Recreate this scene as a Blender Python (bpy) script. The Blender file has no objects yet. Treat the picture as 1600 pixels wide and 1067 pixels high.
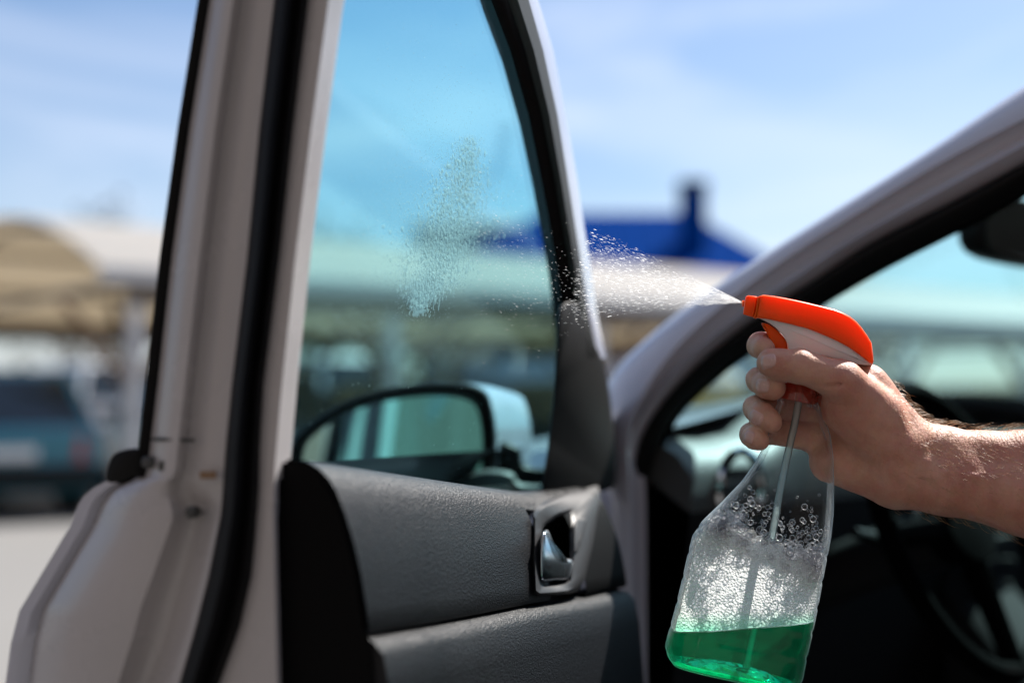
import bpy, bmesh, math, random
import numpy as np
from mathutils import Vector, Matrix

random.seed(7); RNG = np.random.default_rng(7)
S = bpy.context.scene
COL = S.collection

# ------------------------------------------------------------------ camera
K = 36.0 / 50.0 / 1600.0                       # one photo pixel at 1 m, 50 mm lens
PITCH = math.atan(107 * K)
CAM = Vector((0, 0, 1.05))
FWD = Vector((0, math.cos(PITCH), math.sin(PITCH)))
UP = Vector((0, -math.sin(PITCH), math.cos(PITCH)))
RIGHT = Vector((1, 0, 0))
cd = bpy.data.cameras.new('camera'); cam = bpy.data.objects.new('camera', cd); COL.objects.link(cam)
cam.location = CAM; cam.rotation_euler = (math.pi / 2 + PITCH, 0, 0)
cd.lens = 50; cd.sensor_width = 36; cd.clip_start = 0.02; cd.clip_end = 3000
cd.dof.use_dof = True; cd.dof.focus_distance = 1.0; cd.dof.aperture_fstop = 2.5; cd.dof.aperture_blades = 0
S.camera = cam
S.render.engine = 'CYCLES'
S.cycles.use_denoising = True
S.cycles.max_bounces = 14; S.cycles.transparent_max_bounces = 40; S.cycles.transmission_bounces = 12
S.cycles.sample_clamp_indirect = 6.0
S.view_settings.view_transform = 'Standard'; S.view_settings.look = 'None'
S.view_settings.exposure = 1.2; S.view_settings.gamma = 1.0; S.view_settings.use_curve_mapping = False

# ------------------------------------------------------------------ sky and sun
_az, _el = math.radians(44.5), math.radians(50)
SUN_DIR = Vector((math.sin(_az) * math.cos(_el), math.cos(_az) * math.cos(_el), math.sin(_el)))
SUN_EL = math.asin(SUN_DIR.z); SUN_AZ = math.atan2(SUN_DIR.x, SUN_DIR.y)
world = bpy.data.worlds.new('World'); S.world = world; world.use_nodes = True
wn, wl = world.node_tree.nodes, world.node_tree.links
wn.clear()
sky = wn.new('ShaderNodeTexSky'); sky.sky_type = 'NISHITA'; sky.sun_disc = False
sky.sun_elevation = SUN_EL; sky.sun_rotation = SUN_AZ; sky.air_density = 1.0; sky.dust_density = 1.2; sky.ozone_density = 5.0
wtc = wn.new('ShaderNodeTexCoord')
wmap = wn.new('ShaderNodeMapping'); wmap.inputs['Location'].default_value = (0.55, 0.2, 0.3); wmap.inputs['Scale'].default_value = (1.2, 1.0, 4.2); wmap.inputs['Rotation'].default_value = (0.25, 0.5, 0.3)
wno = wn.new('ShaderNodeTexNoise'); wno.inputs['Scale'].default_value = 2.1; wno.inputs['Detail'].default_value = 5; wno.inputs['Roughness'].default_value = 0.55; wno.inputs['Distortion'].default_value = 0.7
wra = wn.new('ShaderNodeValToRGB'); wra.color_ramp.elements[0].position = 0.425; wra.color_ramp.elements[1].position = 0.72
wra.color_ramp.elements[0].color = (0, 0, 0, 1); wra.color_ramp.elements[1].color = (0.5, 0.5, 0.5, 1)
wmx = wn.new('ShaderNodeMixRGB'); wmx.inputs[2].default_value = (8.4, 8.6, 9.6, 1)
wbg = wn.new('ShaderNodeBackground'); wbg.inputs['Strength'].default_value = 0.061
wou = wn.new('ShaderNodeOutputWorld')
wl.new(wtc.outputs['Generated'], wmap.inputs['Vector']); wl.new(wmap.outputs[0], wno.inputs['Vector'])
wl.new(wno.outputs['Fac'], wra.inputs[0]); wl.new(wra.outputs[0], wmx.inputs[0]); wl.new(sky.outputs[0], wmx.inputs[1])
wl.new(wmx.outputs[0], wbg.inputs['Color']); wl.new(wbg.outputs[0], wou.inputs['Surface'])
sd = bpy.data.lights.new('sun', 'SUN'); sd.energy = 5.0; sd.angle = math.radians(0.5); sd.color = (1.0, 0.95, 0.88)
sun = bpy.data.objects.new('sun', sd); COL.objects.link(sun)
sun.rotation_euler = (-SUN_DIR).to_track_quat('-Z', 'Y').to_euler()
sun.location = (6, 4, 12)

# ------------------------------------------------------------------ pixel rays
def ray(px, py):
    return FWD + RIGHT * ((px - 800) * K) + UP * ((533.5 - py) * K)
def W(px, py, d):
    return CAM + ray(px, py) * d

# ------------------------------------------------------------------ materials
def newmat(name):
    m = bpy.data.materials.new(name); m.use_nodes = True
    nt = m.node_tree; nt.nodes.clear()
    out = nt.nodes.new('ShaderNodeOutputMaterial')
    return m, nt.nodes, nt.links, out

def pbr(name, color, rough=0.5, metal=0.0, var=0.12, vscale=6.0, bump=0.0, bscale=200.0, coat=0.0,
        spec=0.5, voronoi=False, sss=0.0, sssr=(1, .3, .15), sscale=0.004, rvar=0.1, color2=None, sheen=0.0):
    m, n, l, out = newmat(name)
    b = n.new('ShaderNodeBsdfPrincipled')
    tc = n.new('ShaderNodeTexCoord')
    no = n.new('ShaderNodeTexNoise'); no.inputs['Scale'].default_value = vscale; no.inputs['Detail'].default_value = 6
    l.new(tc.outputs['Object'], no.inputs['Vector'])
    mx = n.new('ShaderNodeMixRGB')
    c1 = [max(0, c * (1 - var)) for c in color]
    c2 = color2 or [min(1, c * (1 + var)) for c in color]
    mx.inputs[1].default_value = (*c1, 1); mx.inputs[2].default_value = (*c2, 1)
    l.new(no.outputs['Fac'], mx.inputs[0]); l.new(mx.outputs[0], b.inputs['Base Color'])
    mr = n.new('ShaderNodeMapRange'); mr.inputs['To Min'].default_value = max(0.02, rough - rvar); mr.inputs['To Max'].default_value = min(1, rough + rvar)
    l.new(no.outputs['Fac'], mr.inputs['Value']); l.new(mr.outputs[0], b.inputs['Roughness'])
    b.inputs['Metallic'].default_value = metal
    b.inputs['Specular IOR Level'].default_value = spec
    b.inputs['Coat Weight'].default_value = coat; b.inputs['Coat Roughness'].default_value = 0.05
    if sheen: b.inputs['Sheen Weight'].default_value = sheen
    if sss:
        b.inputs['Subsurface Weight'].default_value = sss; b.inputs['Subsurface Radius'].default_value = sssr
        b.inputs['Subsurface Scale'].default_value = sscale
    if bump:
        if voronoi:
            t = n.new('ShaderNodeTexVoronoi'); t.feature = 'SMOOTH_F1'; o = t.outputs['Distance']
        else:
            t = n.new('ShaderNodeTexNoise'); t.inputs['Detail'].default_value = 4; o = t.outputs['Fac']
        t.inputs['Scale'].default_value = bscale
        l.new(tc.outputs['Object'], t.inputs['Vector'])
        bp = n.new('ShaderNodeBump'); bp.inputs['Strength'].default_value = bump; bp.inputs['Distance'].default_value = 0.001
        l.new(o, bp.inputs['Height']); l.new(bp.outputs[0], b.inputs['Normal'])
    l.new(b.outputs[0], out.inputs['Surface'])
    return m

def sheet_glass(name, tint, spec=1.0, dirt=0.0, rough=0.02):
    """window glass / thin clear plastic: tinted see-through plus a fresnel reflection and a little dust"""
    m, n, l, out = newmat(name)
    tr = n.new('ShaderNodeBsdfTransparent'); tr.inputs['Color'].default_value = (*tint, 1)
    gl = n.new('ShaderNodeBsdfGlossy'); gl.inputs['Roughness'].default_value = rough
    fr = n.new('ShaderNodeFresnel'); fr.inputs['IOR'].default_value = 1.48
    mu = n.new('ShaderNodeMath'); mu.operation = 'MULTIPLY'; mu.inputs[1].default_value = spec
    mx = n.new('ShaderNodeMixShader')
    l.new(fr.outputs[0], mu.inputs[0]); l.new(mu.outputs[0], mx.inputs[0]); l.new(tr.outputs[0], mx.inputs[1]); l.new(gl.outputs[0], mx.inputs[2])
    last = mx
    if dirt:
        tc = n.new('ShaderNodeTexCoord')
        a = n.new('ShaderNodeTexNoise'); a.inputs['Scale'].default_value = 9; a.inputs['Detail'].default_value = 8; a.inputs['Roughness'].default_value = 0.7
        c = n.new('ShaderNodeTexNoise'); c.inputs['Scale'].default_value = 700; c.inputs['Detail'].default_value = 2
        l.new(tc.outputs['Object'], a.inputs['Vector']); l.new(tc.outputs['Object'], c.inputs['Vector'])
        r1 = n.new('ShaderNodeMapRange'); r1.inputs['From Min'].default_value = 0.35; r1.inputs['From Max'].default_value = 0.75; r1.inputs['To Min'].default_value = 0.15; r1.inputs['To Max'].default_value = 1.0
        r2 = n.new('ShaderNodeMapRange'); r2.inputs['From Min'].default_value = 0.5; r2.inputs['From Max'].default_value = 0.75; r2.inputs['To Min'].default_value = 0.25; r2.inputs['To Max'].default_value = 1.6
        l.new(a.outputs['Fac'], r1.inputs[0]); l.new(c.outputs['Fac'], r2.inputs[0])
        mm = n.new('ShaderNodeMath'); mm.operation = 'MULTIPLY'; l.new(r1.outputs[0], mm.inputs[0]); l.new(r2.outputs[0], mm.inputs[1])
        m2 = n.new('ShaderNodeMath'); m2.operation = 'MULTIPLY'; m2.inputs[1].default_value = dirt; l.new(mm.outputs[0], m2.inputs[0])
        tl = n.new('ShaderNodeBsdfTranslucent'); tl.inputs['Color'].default_value = (.75, .8, .82, 1)
        df = n.new('ShaderNodeBsdfDiffuse'); df.inputs['Color'].default_value = (.75, .8, .82, 1)
        ad = n.new('ShaderNodeMixShader'); ad.inputs[0].default_value = 0.5; l.new(tl.outputs[0], ad.inputs[1]); l.new(df.outputs[0], ad.inputs[2])
        m3 = n.new('ShaderNodeMixShader'); l.new(m2.outputs[0], m3.inputs[0]); l.new(mx.outputs[0], m3.inputs[1]); l.new(ad.outputs[0], m3.inputs[2])
        last = m3
    l.new(last.outputs[0], out.inputs['Surface'])
    return m

def mixed(name, parts, bump=0.0, bscale=300.0, voronoi=True, fres=0.0, fior=1.4):
    """parts: list of (weight, kind, colour, roughness)"""
    m, n, l, out = newmat(name)
    tc = n.new('ShaderNodeTexCoord'); nrm = None
    if bump:
        t = n.new('ShaderNodeTexVoronoi') if voronoi else n.new('ShaderNodeTexNoise')
        t.inputs['Scale'].default_value = bscale; l.new(tc.outputs['Object'], t.inputs['Vector'])
        bp = n.new('ShaderNodeBump'); bp.inputs['Strength'].default_value = bump; bp.inputs['Distance'].default_value = 0.0012
        l.new(t.outputs[0], bp.inputs['Height']); nrm = bp.outputs[0]
    cur = None; tot = 0
    for wgt, kind, colr, rg in parts:
        t = {'transparent': 'ShaderNodeBsdfTransparent', 'diffuse': 'ShaderNodeBsdfDiffuse', 'translucent': 'ShaderNodeBsdfTranslucent',
             'glossy': 'ShaderNodeBsdfGlossy', 'refraction': 'ShaderNodeBsdfRefraction', 'glass': 'ShaderNodeBsdfGlass'}[kind]
        s = n.new(t); s.inputs['Color'].default_value = (*colr, 1)
        if 'Roughness' in s.inputs and kind != 'diffuse': s.inputs['Roughness'].default_value = rg
        if 'IOR' in s.inputs: s.inputs['IOR'].default_value = 1.33
        if nrm and 'Normal' in s.inputs: l.new(nrm, s.inputs['Normal'])
        if cur is None: cur, tot = s, wgt
        else:
            tot += wgt
            mx = n.new('ShaderNodeMixShader'); mx.inputs[0].default_value = wgt / tot
            l.new(cur.outputs[0], mx.inputs[1]); l.new(s.outputs[0], mx.inputs[2]); cur = mx
    if fres:
        g = n.new('ShaderNodeBsdfGlossy'); g.inputs['Roughness'].default_value = 0.03
        if nrm: l.new(nrm, g.inputs['Normal'])
        f = n.new('ShaderNodeFresnel'); f.inputs['IOR'].default_value = fior
        if nrm: l.new(nrm, f.inputs['Normal'])
        mu = n.new('ShaderNodeMath'); mu.operation = 'MULTIPLY'; mu.inputs[1].default_value = fres; l.new(f.outputs[0], mu.inputs[0])
        mx = n.new('ShaderNodeMixShader'); l.new(mu.outputs[0], mx.inputs[0]); l.new(cur.outputs[0], mx.inputs[1]); l.new(g.outputs[0], mx.inputs[2]); cur = mx
    l.new(cur.outputs[0], out.inputs['Surface'])
    return m

M = {}
M['paint'] = pbr('pearl_paint_sky_tint', (.44, .455, .53), .26, var=.03, coat=.6, rvar=.05)  # pearl paint with the sky reflection's blue put into the colour
M['paint_in'] = pbr('pearl_paint_shade_tone', (.42, .40, .405), .27, var=.07, vscale=14, coat=.25, rvar=.08)  # same car paint, toned separately for the shaded door end
M['rubber'] = pbr('black_rubber', (.003, .003, .0035), .6, spec=.18, bump=.15, bscale=500)
M['trim'] = pbr('grained_black_trim', (.0065, .0074, .0095), .42, bump=.6, bscale=900, voronoi=True, spec=.22, rvar=.05)
M['trim_smooth'] = pbr('satin_black_trim', (.002, .002, .0024), .6, bump=.08, bscale=600, spec=.07)
M['bezel'] = pbr('satin_grey_trim', (.022, .022, .025), .5, metal=.1, bump=.05, bscale=600)
M['silver'] = pbr('satin_silver', (.55, .60, .66), .28, metal=1.0, var=.05)
M['chrome'] = pbr('chrome', (.75, .78, .8), .12, metal=1.0, var=.03, rvar=.04)
M['frame_grey'] = pbr('grey_frame_plastic', (.045, .047, .047), .55, bump=.1, bscale=700)
M['blackplastic'] = pbr('black_plastic', (.003, .003, .0035), .5, bump=.1, bscale=500, spec=.2)
M['dash'] = pbr('soft_dash_plastic', (.045, .05, .053), .5, bump=.2, bscale=700, voronoi=True)
M['wheel_leather'] = pbr('black_wheel_leather', (.0007, .0007, .0008), .9, spec=.03)
M['interior'] = pbr('dark_cabin_lining', (.004, .004, .005), .8, bump=.2, bscale=400, spec=.2)
M['seat'] = pbr('charcoal_seat_cloth', (.006, .006, .008), .9, bump=.4, bscale=900, sheen=.2)
M['win'] = sheet_glass('tinted_door_glass', (.70, .945, .955), .12, dirt=.007)
M['wind'] = sheet_glass('tinted_windscreen', (.76, .94, .95), .3, dirt=.01)
M['mirror'] = pbr('mirror_silver', (.80, .84, .82), .02, metal=1.0, var=.02, rvar=.0)
M['concrete'] = pbr('pale_concrete', (.15, .146, .14), .9, var=.12, vscale=.5, bump=.3, bscale=40)
M['asphalt'] = pbr('dark_asphalt', (.09, .088, .086), .9, var=.18, vscale=.6, bump=.4, bscale=60)
M['vault'] = mixed('white_canopy_sheet', [(.48, 'diffuse', (.44, .435, .43), 1), (.46, 'translucent', (.74, .66, .53), 1), (.06, 'glossy', (.9, .9, .9), .35)], bump=.05, bscale=3)
M['vault_rib'] = pbr('brown_painted_steel', (.16, .12, .085), .5)
M['post'] = pbr('white_painted_steel', (.62, .60, .58), .5, var=.1)
M['brace'] = pbr('rusty_brown_steel', (.22, .13, .07), .7, var=.3)
M['blueroof'] = pbr('blue_metal_roof', (.0002, .030, .17), .9, var=.1, vscale=2, spec=.01)
M['bluewall'] = pbr('pale_blue_wall', (.35, .38, .45), .8)
M['darkcap'] = pbr('dark_flue_cap', (.02, .04, .07), .6)
M['greyroof'] = pbr('grey_metal_roof', (.22, .23, .26), .6)
M['brownwall'] = pbr('brown_render', (.15, .12, .10), .85, var=.4, vscale=.6, bump=.4, bscale=12)
M['brick'] = pbr('tan_stone', (.30, .25, .19), .85, var=.2, vscale=1.2)
M['darkglass'] = pbr('dark_window_glass', (.02, .03, .035), .08, spec=.8, var=.05)
M['bark'] = pbr('bark', (.11, .085, .065), .9, var=.25, vscale=3, bump=.5, bscale=15)
M['leaf'] = pbr('sparse_foliage', (.07, .075, .045), .8, var=.4, vscale=.4)
M['tyre'] = pbr('tyre_rubber', (.012, .012, .012), .8)
M['rim'] = pbr('alloy_rim', (.45, .45, .46), .35, metal=.9)
M['redlamp'] = pbr('red_lamp_lens', (.35, .01, .012), .15, coat=.6)
M['clearlamp'] = pbr('clear_lamp_lens', (.6, .62, .65), .12, coat=.6)
M['plate'] = pbr('white_plate', (.7, .7, .68), .5)
M['teal'] = pbr('teal_car_paint', (.001, .15, .205), .3, coat=.8, var=.06)
M['navy'] = pbr('navy_car_paint', (.006, .022, .04), .3, coat=.8, var=.06)
M['blackcar'] = pbr('black_car_paint', (.008, .010, .012), .3, coat=.8, var=.06)
M['whitecar'] = pbr('white_car_paint', (.72, .74, .76), .3, coat=.6, var=.04)
M['silvercar'] = pbr('grey_car_paint', (.18, .20, .22), .3, metal=.3, coat=.7, var=.04)
M['yellow'] = pbr('yellow_bin_plastic', (.55, .30, .02), .5)
M['orange'] = pbr('orange_plastic', (1.0, .085, .002), .30, var=.03, sss=.8, sssr=(1, .2, .02), sscale=.02, coat=.06, spec=.18, rvar=.06, bump=.03, bscale=250)
M['milky'] = pbr('milky_white_plastic', (.90, .76, .75), .42, var=.04, sss=.8, sssr=(1, .62, .55), sscale=.025, rvar=.06, bump=.04, bscale=180)

# ------------------------------------------------------------------ mesh helpers
def wloc(o):
    v = Vector((0, 0, 0))
    while o is not None:
        v += o.location; o = o.parent
    return v

def obj(name, verts, faces, mat, parent=None, angle=35, base=None, recalc=True):
    """one mesh object; verts are world points"""
    if parent is not None: off = wloc(parent); loc = Vector((0, 0, 0))
    else:
        loc = Vector(base) if base is not None else Vector((0, 0, 0)); off = loc
    me = bpy.data.meshes.new(name)
    me.from_pydata([tuple(Vector(v) - off) for v in verts], [], [tuple(f) for f in faces])
    if recalc:
        bm = bmesh.new(); bm.from_mesh(me)
        bmesh.ops.recalc_face_normals(bm, faces=bm.faces[:]); bm.to_mesh(me); bm.free()
    me.polygons.foreach_set('use_smooth', [True] * len(me.polygons))
    if angle < 180: me.set_sharp_from_angle(angle=math.radians(angle))
    me.update()
    if mat is not None: me.materials.append(M[mat] if isinstance(mat, str) else mat)
    o = bpy.data.objects.new(name, me); COL.objects.link(o)
    o.location = loc
    if parent is not None: o.parent = parent
    return o

def tag(o, label=None, cat=None, group=None, kind=None):
    if label: o['label'] = label
    if cat: o['category'] = cat
    if group: o['group'] = group
    if kind: o['kind'] = kind
    return o

def empty(name, loc, label=None, cat=None, group=None):
    e = bpy.data.objects.new(name, None); COL.objects.link(e); e.location = loc
    e.empty_display_size = .1
    return tag(e, label, cat, group)

class MB:
    def __init__(s): s.v = []; s.f = []
    def add(s, v, f):
        k = len(s.v); s.v += [Vector(p) for p in v]; s.f += [tuple(i + k for i in q) for q in f]; return s
    def box(s, c, size, rot=None):
        c = Vector(c); hx, hy, hz = [q / 2 for q in size]
        vs = [Vector((x, y, z)) for x in (-hx, hx) for y in (-hy, hy) for z in (-hz, hz)]
        if rot is not None: vs = [rot @ v for v in vs]
        return s.add([c + v for v in vs], [(0, 1, 3, 2), (4, 6, 7, 5), (0, 4, 5, 1), (2, 3, 7, 6), (0, 2, 6, 4), (1, 5, 7, 3)])
    def tube(s, path, r, n=10, cap=True):
        path = [Vector(p) for p in path]; rs = r if isinstance(r, (list, tuple)) else [r] * len(path)
        vs = []; fs = []; prev = None
        for i, p in enumerate(path):
            t = (path[min(i + 1, len(path) - 1)] - path[max(i - 1, 0)]).normalized()
            a = prev if prev is not None else (Vector((0, 0, 1)) if abs(t.z) < .9 else Vector((1, 0, 0)))
            x = (a - t * a.dot(t)).normalized(); y = t.cross(x); prev = x
            for k in range(n):
                q = 2 * math.pi * k / n; vs.append(p + (x * math.cos(q) + y * math.sin(q)) * rs[i])
        for i in range(len(path) - 1):
            for k in range(n):
                fs.append((i * n + k, i * n + (k + 1) % n, (i + 1) * n + (k + 1) % n, (i + 1) * n + k))
        if cap: fs.append(tuple(range(n))[::-1]); fs.append(tuple((len(path) - 1) * n + k for k in range(n)))
        return s.add(vs, fs)
    def loft(s, rows, closed=False, caps=False):
        m = len(rows[0]); vs = [p for r in rows for p in r]; fs = []
        for i in range(len(rows) - 1):
            for k in range(m if closed else m - 1):
                k2 = (k + 1) % m
                fs.append((i * m + k, i * m + k2, (i + 1) * m + k2, (i + 1) * m + k))
        if caps: fs.append(tuple(range(m))[::-1]); fs.append(tuple((len(rows) - 1) * m + k for k in range(m)))
        return s.add(vs, fs)
    def build(s, name, mat, parent=None, angle=35, base=None, recalc=True):
        return obj(name, s.v, s.f, mat, parent, angle, base, recalc)

def catmull(pts, per=6):
    pts = [Vector(p) for p in pts]; out = []
    for i in range(len(pts) - 1):
        p0 = pts[max(i - 1, 0)]; p1 = pts[i]; p2 = pts[i + 1]; p3 = pts[min(i + 2, len(pts) - 1)]
        for k in range(per):
            t = k / per
            out.append(.5 * ((2 * p1) + (-p0 + p2) * t + (2 * p0 - 5 * p1 + 4 * p2 - p3) * t * t + (-p0 + 3 * p1 - 3 * p2 + p3) * t ** 3))
    out.append(pts[-1]); return out

def poly_inset(pts, d):
    """pts: list of (x,y); inset towards the inside by d"""
    n = len(pts); area = sum(pts[i][0] * pts[(i + 1) % n][1] - pts[(i + 1) % n][0] * pts[i][1] for i in range(n))
    sg = 1 if area > 0 else -1; out = []
    for i in range(n):
        a = Vector(pts[i - 1][:2]); b = Vector(pts[i][:2]); c = Vector(pts[(i + 1) % n][:2])
        e1 = (b - a).normalized(); e2 = (c - b).normalized()
        n1 = Vector((-e1.y, e1.x)) * sg; n2 = Vector((-e2.y, e2.x)) * sg
        m = n1 + n2
        if m.length < 1e-6: m = n1
        m.normalize(); k = min(1.6, 1 / max(.3, m.dot(n1)))
        out.append(tuple(b + m * d * k))
    return out

def puffy(pts, to_world, h0, h1, e, steps=3, inset_fn=None):
    """rounded slab: pts in 2-D, to_world(x, y, h); between heights h0 and h1 with rounded rim of radius e (2-D units e2 per height unit)"""
    e2, eh = e; rows = []
    sg = 1 if h1 > h0 else -1
    for k in range(steps + 1):
        q = math.pi / 2 * k / steps
        rows.append((poly_inset(pts, e2 * (1 - math.sin(q))), h0 + sg * eh * (1 - math.cos(q))))
    for k in range(steps + 1):
        q = math.pi / 2 * k / steps
        rows.append((poly_inset(pts, e2 * (1 - math.cos(q))), h1 - sg * eh * (1 - math.sin(q))))
    mb = MB(); mb.loft([[to_world(x, y, h) for x, y in r] for r, h in rows], closed=True, caps=True)
    return mb

def smooth2d(pts, per=4):
    """closed catmull through 2-D points"""
    n = len(pts); out = []
    P = [Vector(p) for p in pts]
    for i in range(n):
        p0, p1, p2, p3 = P[i - 1], P[i], P[(i + 1) % n], P[(i + 2) % n]
        for k in range(per):
            t = k / per
            v = .5 * ((2 * p1) + (-p0 + p2) * t + (2 * p0 - 5 * p1 + 4 * p2 - p3) * t * t + (-p0 + 3 * p1 - 3 * p2 + p3) * t ** 3)
            out.append((v.x, v.y))
    return out

def interp(x, xs, ys):
    return float(np.interp(x, xs, ys))

# ================================================================== GROUND
mb = MB()
g = []
N = 40
for i in range(N + 1):
    for j in range(N + 1):
        sx = (i / N * 2 - 1); sy = (j / N * 2 - 1)
        g.append((900 * sx * abs(sx) ** 1.5, 900 * sy * abs(sy) ** 1.5, 0))
fs = [(i * (N + 1) + j, (i + 1) * (N + 1) + j, (i + 1) * (N + 1) + j + 1, i * (N + 1) + j + 1) for i in range(N) for j in range(N)]
mb.add(g, fs)
tag(mb.build('ground', 'asphalt'), kind='structure')  # near ground, out of view, kept dark to cut bounce onto the door
mb = MB(); mb.add([(-70, 4.6, .004), (90, 4.6, .004), (90, 75, .004), (-70, 75, .004)], [(0, 1, 2, 3)])
tag(mb.build('pavement', 'concrete'), kind='structure')

# ================================================================== CARPORT
E0 = Vector((-3.78, 14.0, 0)); ED = Vector((.808, .589, 0)).normalized(); EN = Vector((-.589, .808, 0)).normalized()
CZ = 2.33; CW = 8.0; CR = 0.92; CL = 21.0
def vault(s, t, lift=0.0):
    """t 0..1 over the arch from near eave to far eave"""
    z = CZ + CR * (1 - (2 * t - 1) ** 2) + lift
    return E0 + ED * s + EN * (CW * t) + Vector((0, 0, z))
cp = empty('carport', E0, 'long white barrel vaulted carport on white posts over parked cars', 'carport')
NS, NT = 21, 18
for k in range(7):
    s0 = -.25 + k * (CL + .5) / 7; s1 = s0 + (CL + .5) / 7 - .02
    rows = []
    for lift in (0.05, 0.09):
        rows.append([[vault(s, t / NT, lift) for t in range(-0, NT + 1)] for s in (s0, (s0 + s1) / 2, s1)])
    mb = MB()
    mb.loft(rows[1]); mb.loft(rows[0])
    # rims
    for a, b in ((rows[0][0], rows[1][0]), (rows[0][-1], rows[1][-1])): mb.loft([a, b])
    for e in (0, -1): mb.loft([[r[e] for r in rows[0]], [r[e] for r in rows[1]]])
    mb.build('roof_sheet', 'vault', cp)
# white fascia gutter along the near eave
for t0 in (0.0, 1.0):
    mb = MB()
    for s0 in (0,):
        a = vault(-.3, t0); b = vault(CL + .3, t0); out = -EN if t0 == 0 else EN
        sec = [(0.0, .12), (.10, .12), (.10, -.02), (0.0, -.02)]
        mb.loft([[p + out * x + Vector((0, 0, z)) for x, z in sec] for p in (a, b)], closed=True, caps=True)
    mb.build('gutter', 'post', cp)
for k in range(8):
    s = k * CL / 7
    mb = MB()
    mb.tube([vault(s, t / 16, -.04) for t in range(17)], .05, 6)
    mb.build('arch_rib', 'vault_rib', cp)
    mb = MB(); mb.tube([vault(s, 0.02, -.08), vault(s, .98, -.08)], .045, 6)
    mb.build('tie_beam', 'vault_rib', cp)
for t in (.12, .3, .5, .7, .88):
    mb = MB(); mb.tube([vault(0, t, -.01), vault(CL, t, -.01)], .04, 6); mb.build('purlin', 'vault_rib', cp)
for t in (0.01, .99):
    mb = MB(); a = vault(0, t, -.16); b = vault(CL, t, -.16)
    mb.loft([[p + EN * x + Vector((0, 0, z)) for x, z in ((-.06, .12), (.06, .12), (.06, -.12), (-.06, -.12))] for p in (a, b)], closed=True, caps=True)
    mb.build('eave_beam', 'vault_rib', cp)
for t in (.01, .99):
    for k in range(8):
        s = .1 + k * (CL - .2) / 7
        top = vault(s, t, -.28); mb = MB()
        mb.tube([Vector((top.x, top.y, 0)), Vector((top.x, top.y, .04))], .16, 10)
        mb.tube([Vector((top.x, top.y, .04)), top], .085, 10)
        po = mb.build('post', 'post', cp)
        mb = MB()
        for sg in (-1, 1):
            mb.tube([top + Vector((0, 0, -.75)), top + ED * sg * .75 + Vector((0, 0, .02))], .045, 6)
            mb.tube([top + Vector((0, 0, -.75)), top + (EN if t < .5 else -EN) * .7 + Vector((0, 0, .12))], .045, 6)
        mb.build('brace', 'brace', po)

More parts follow.
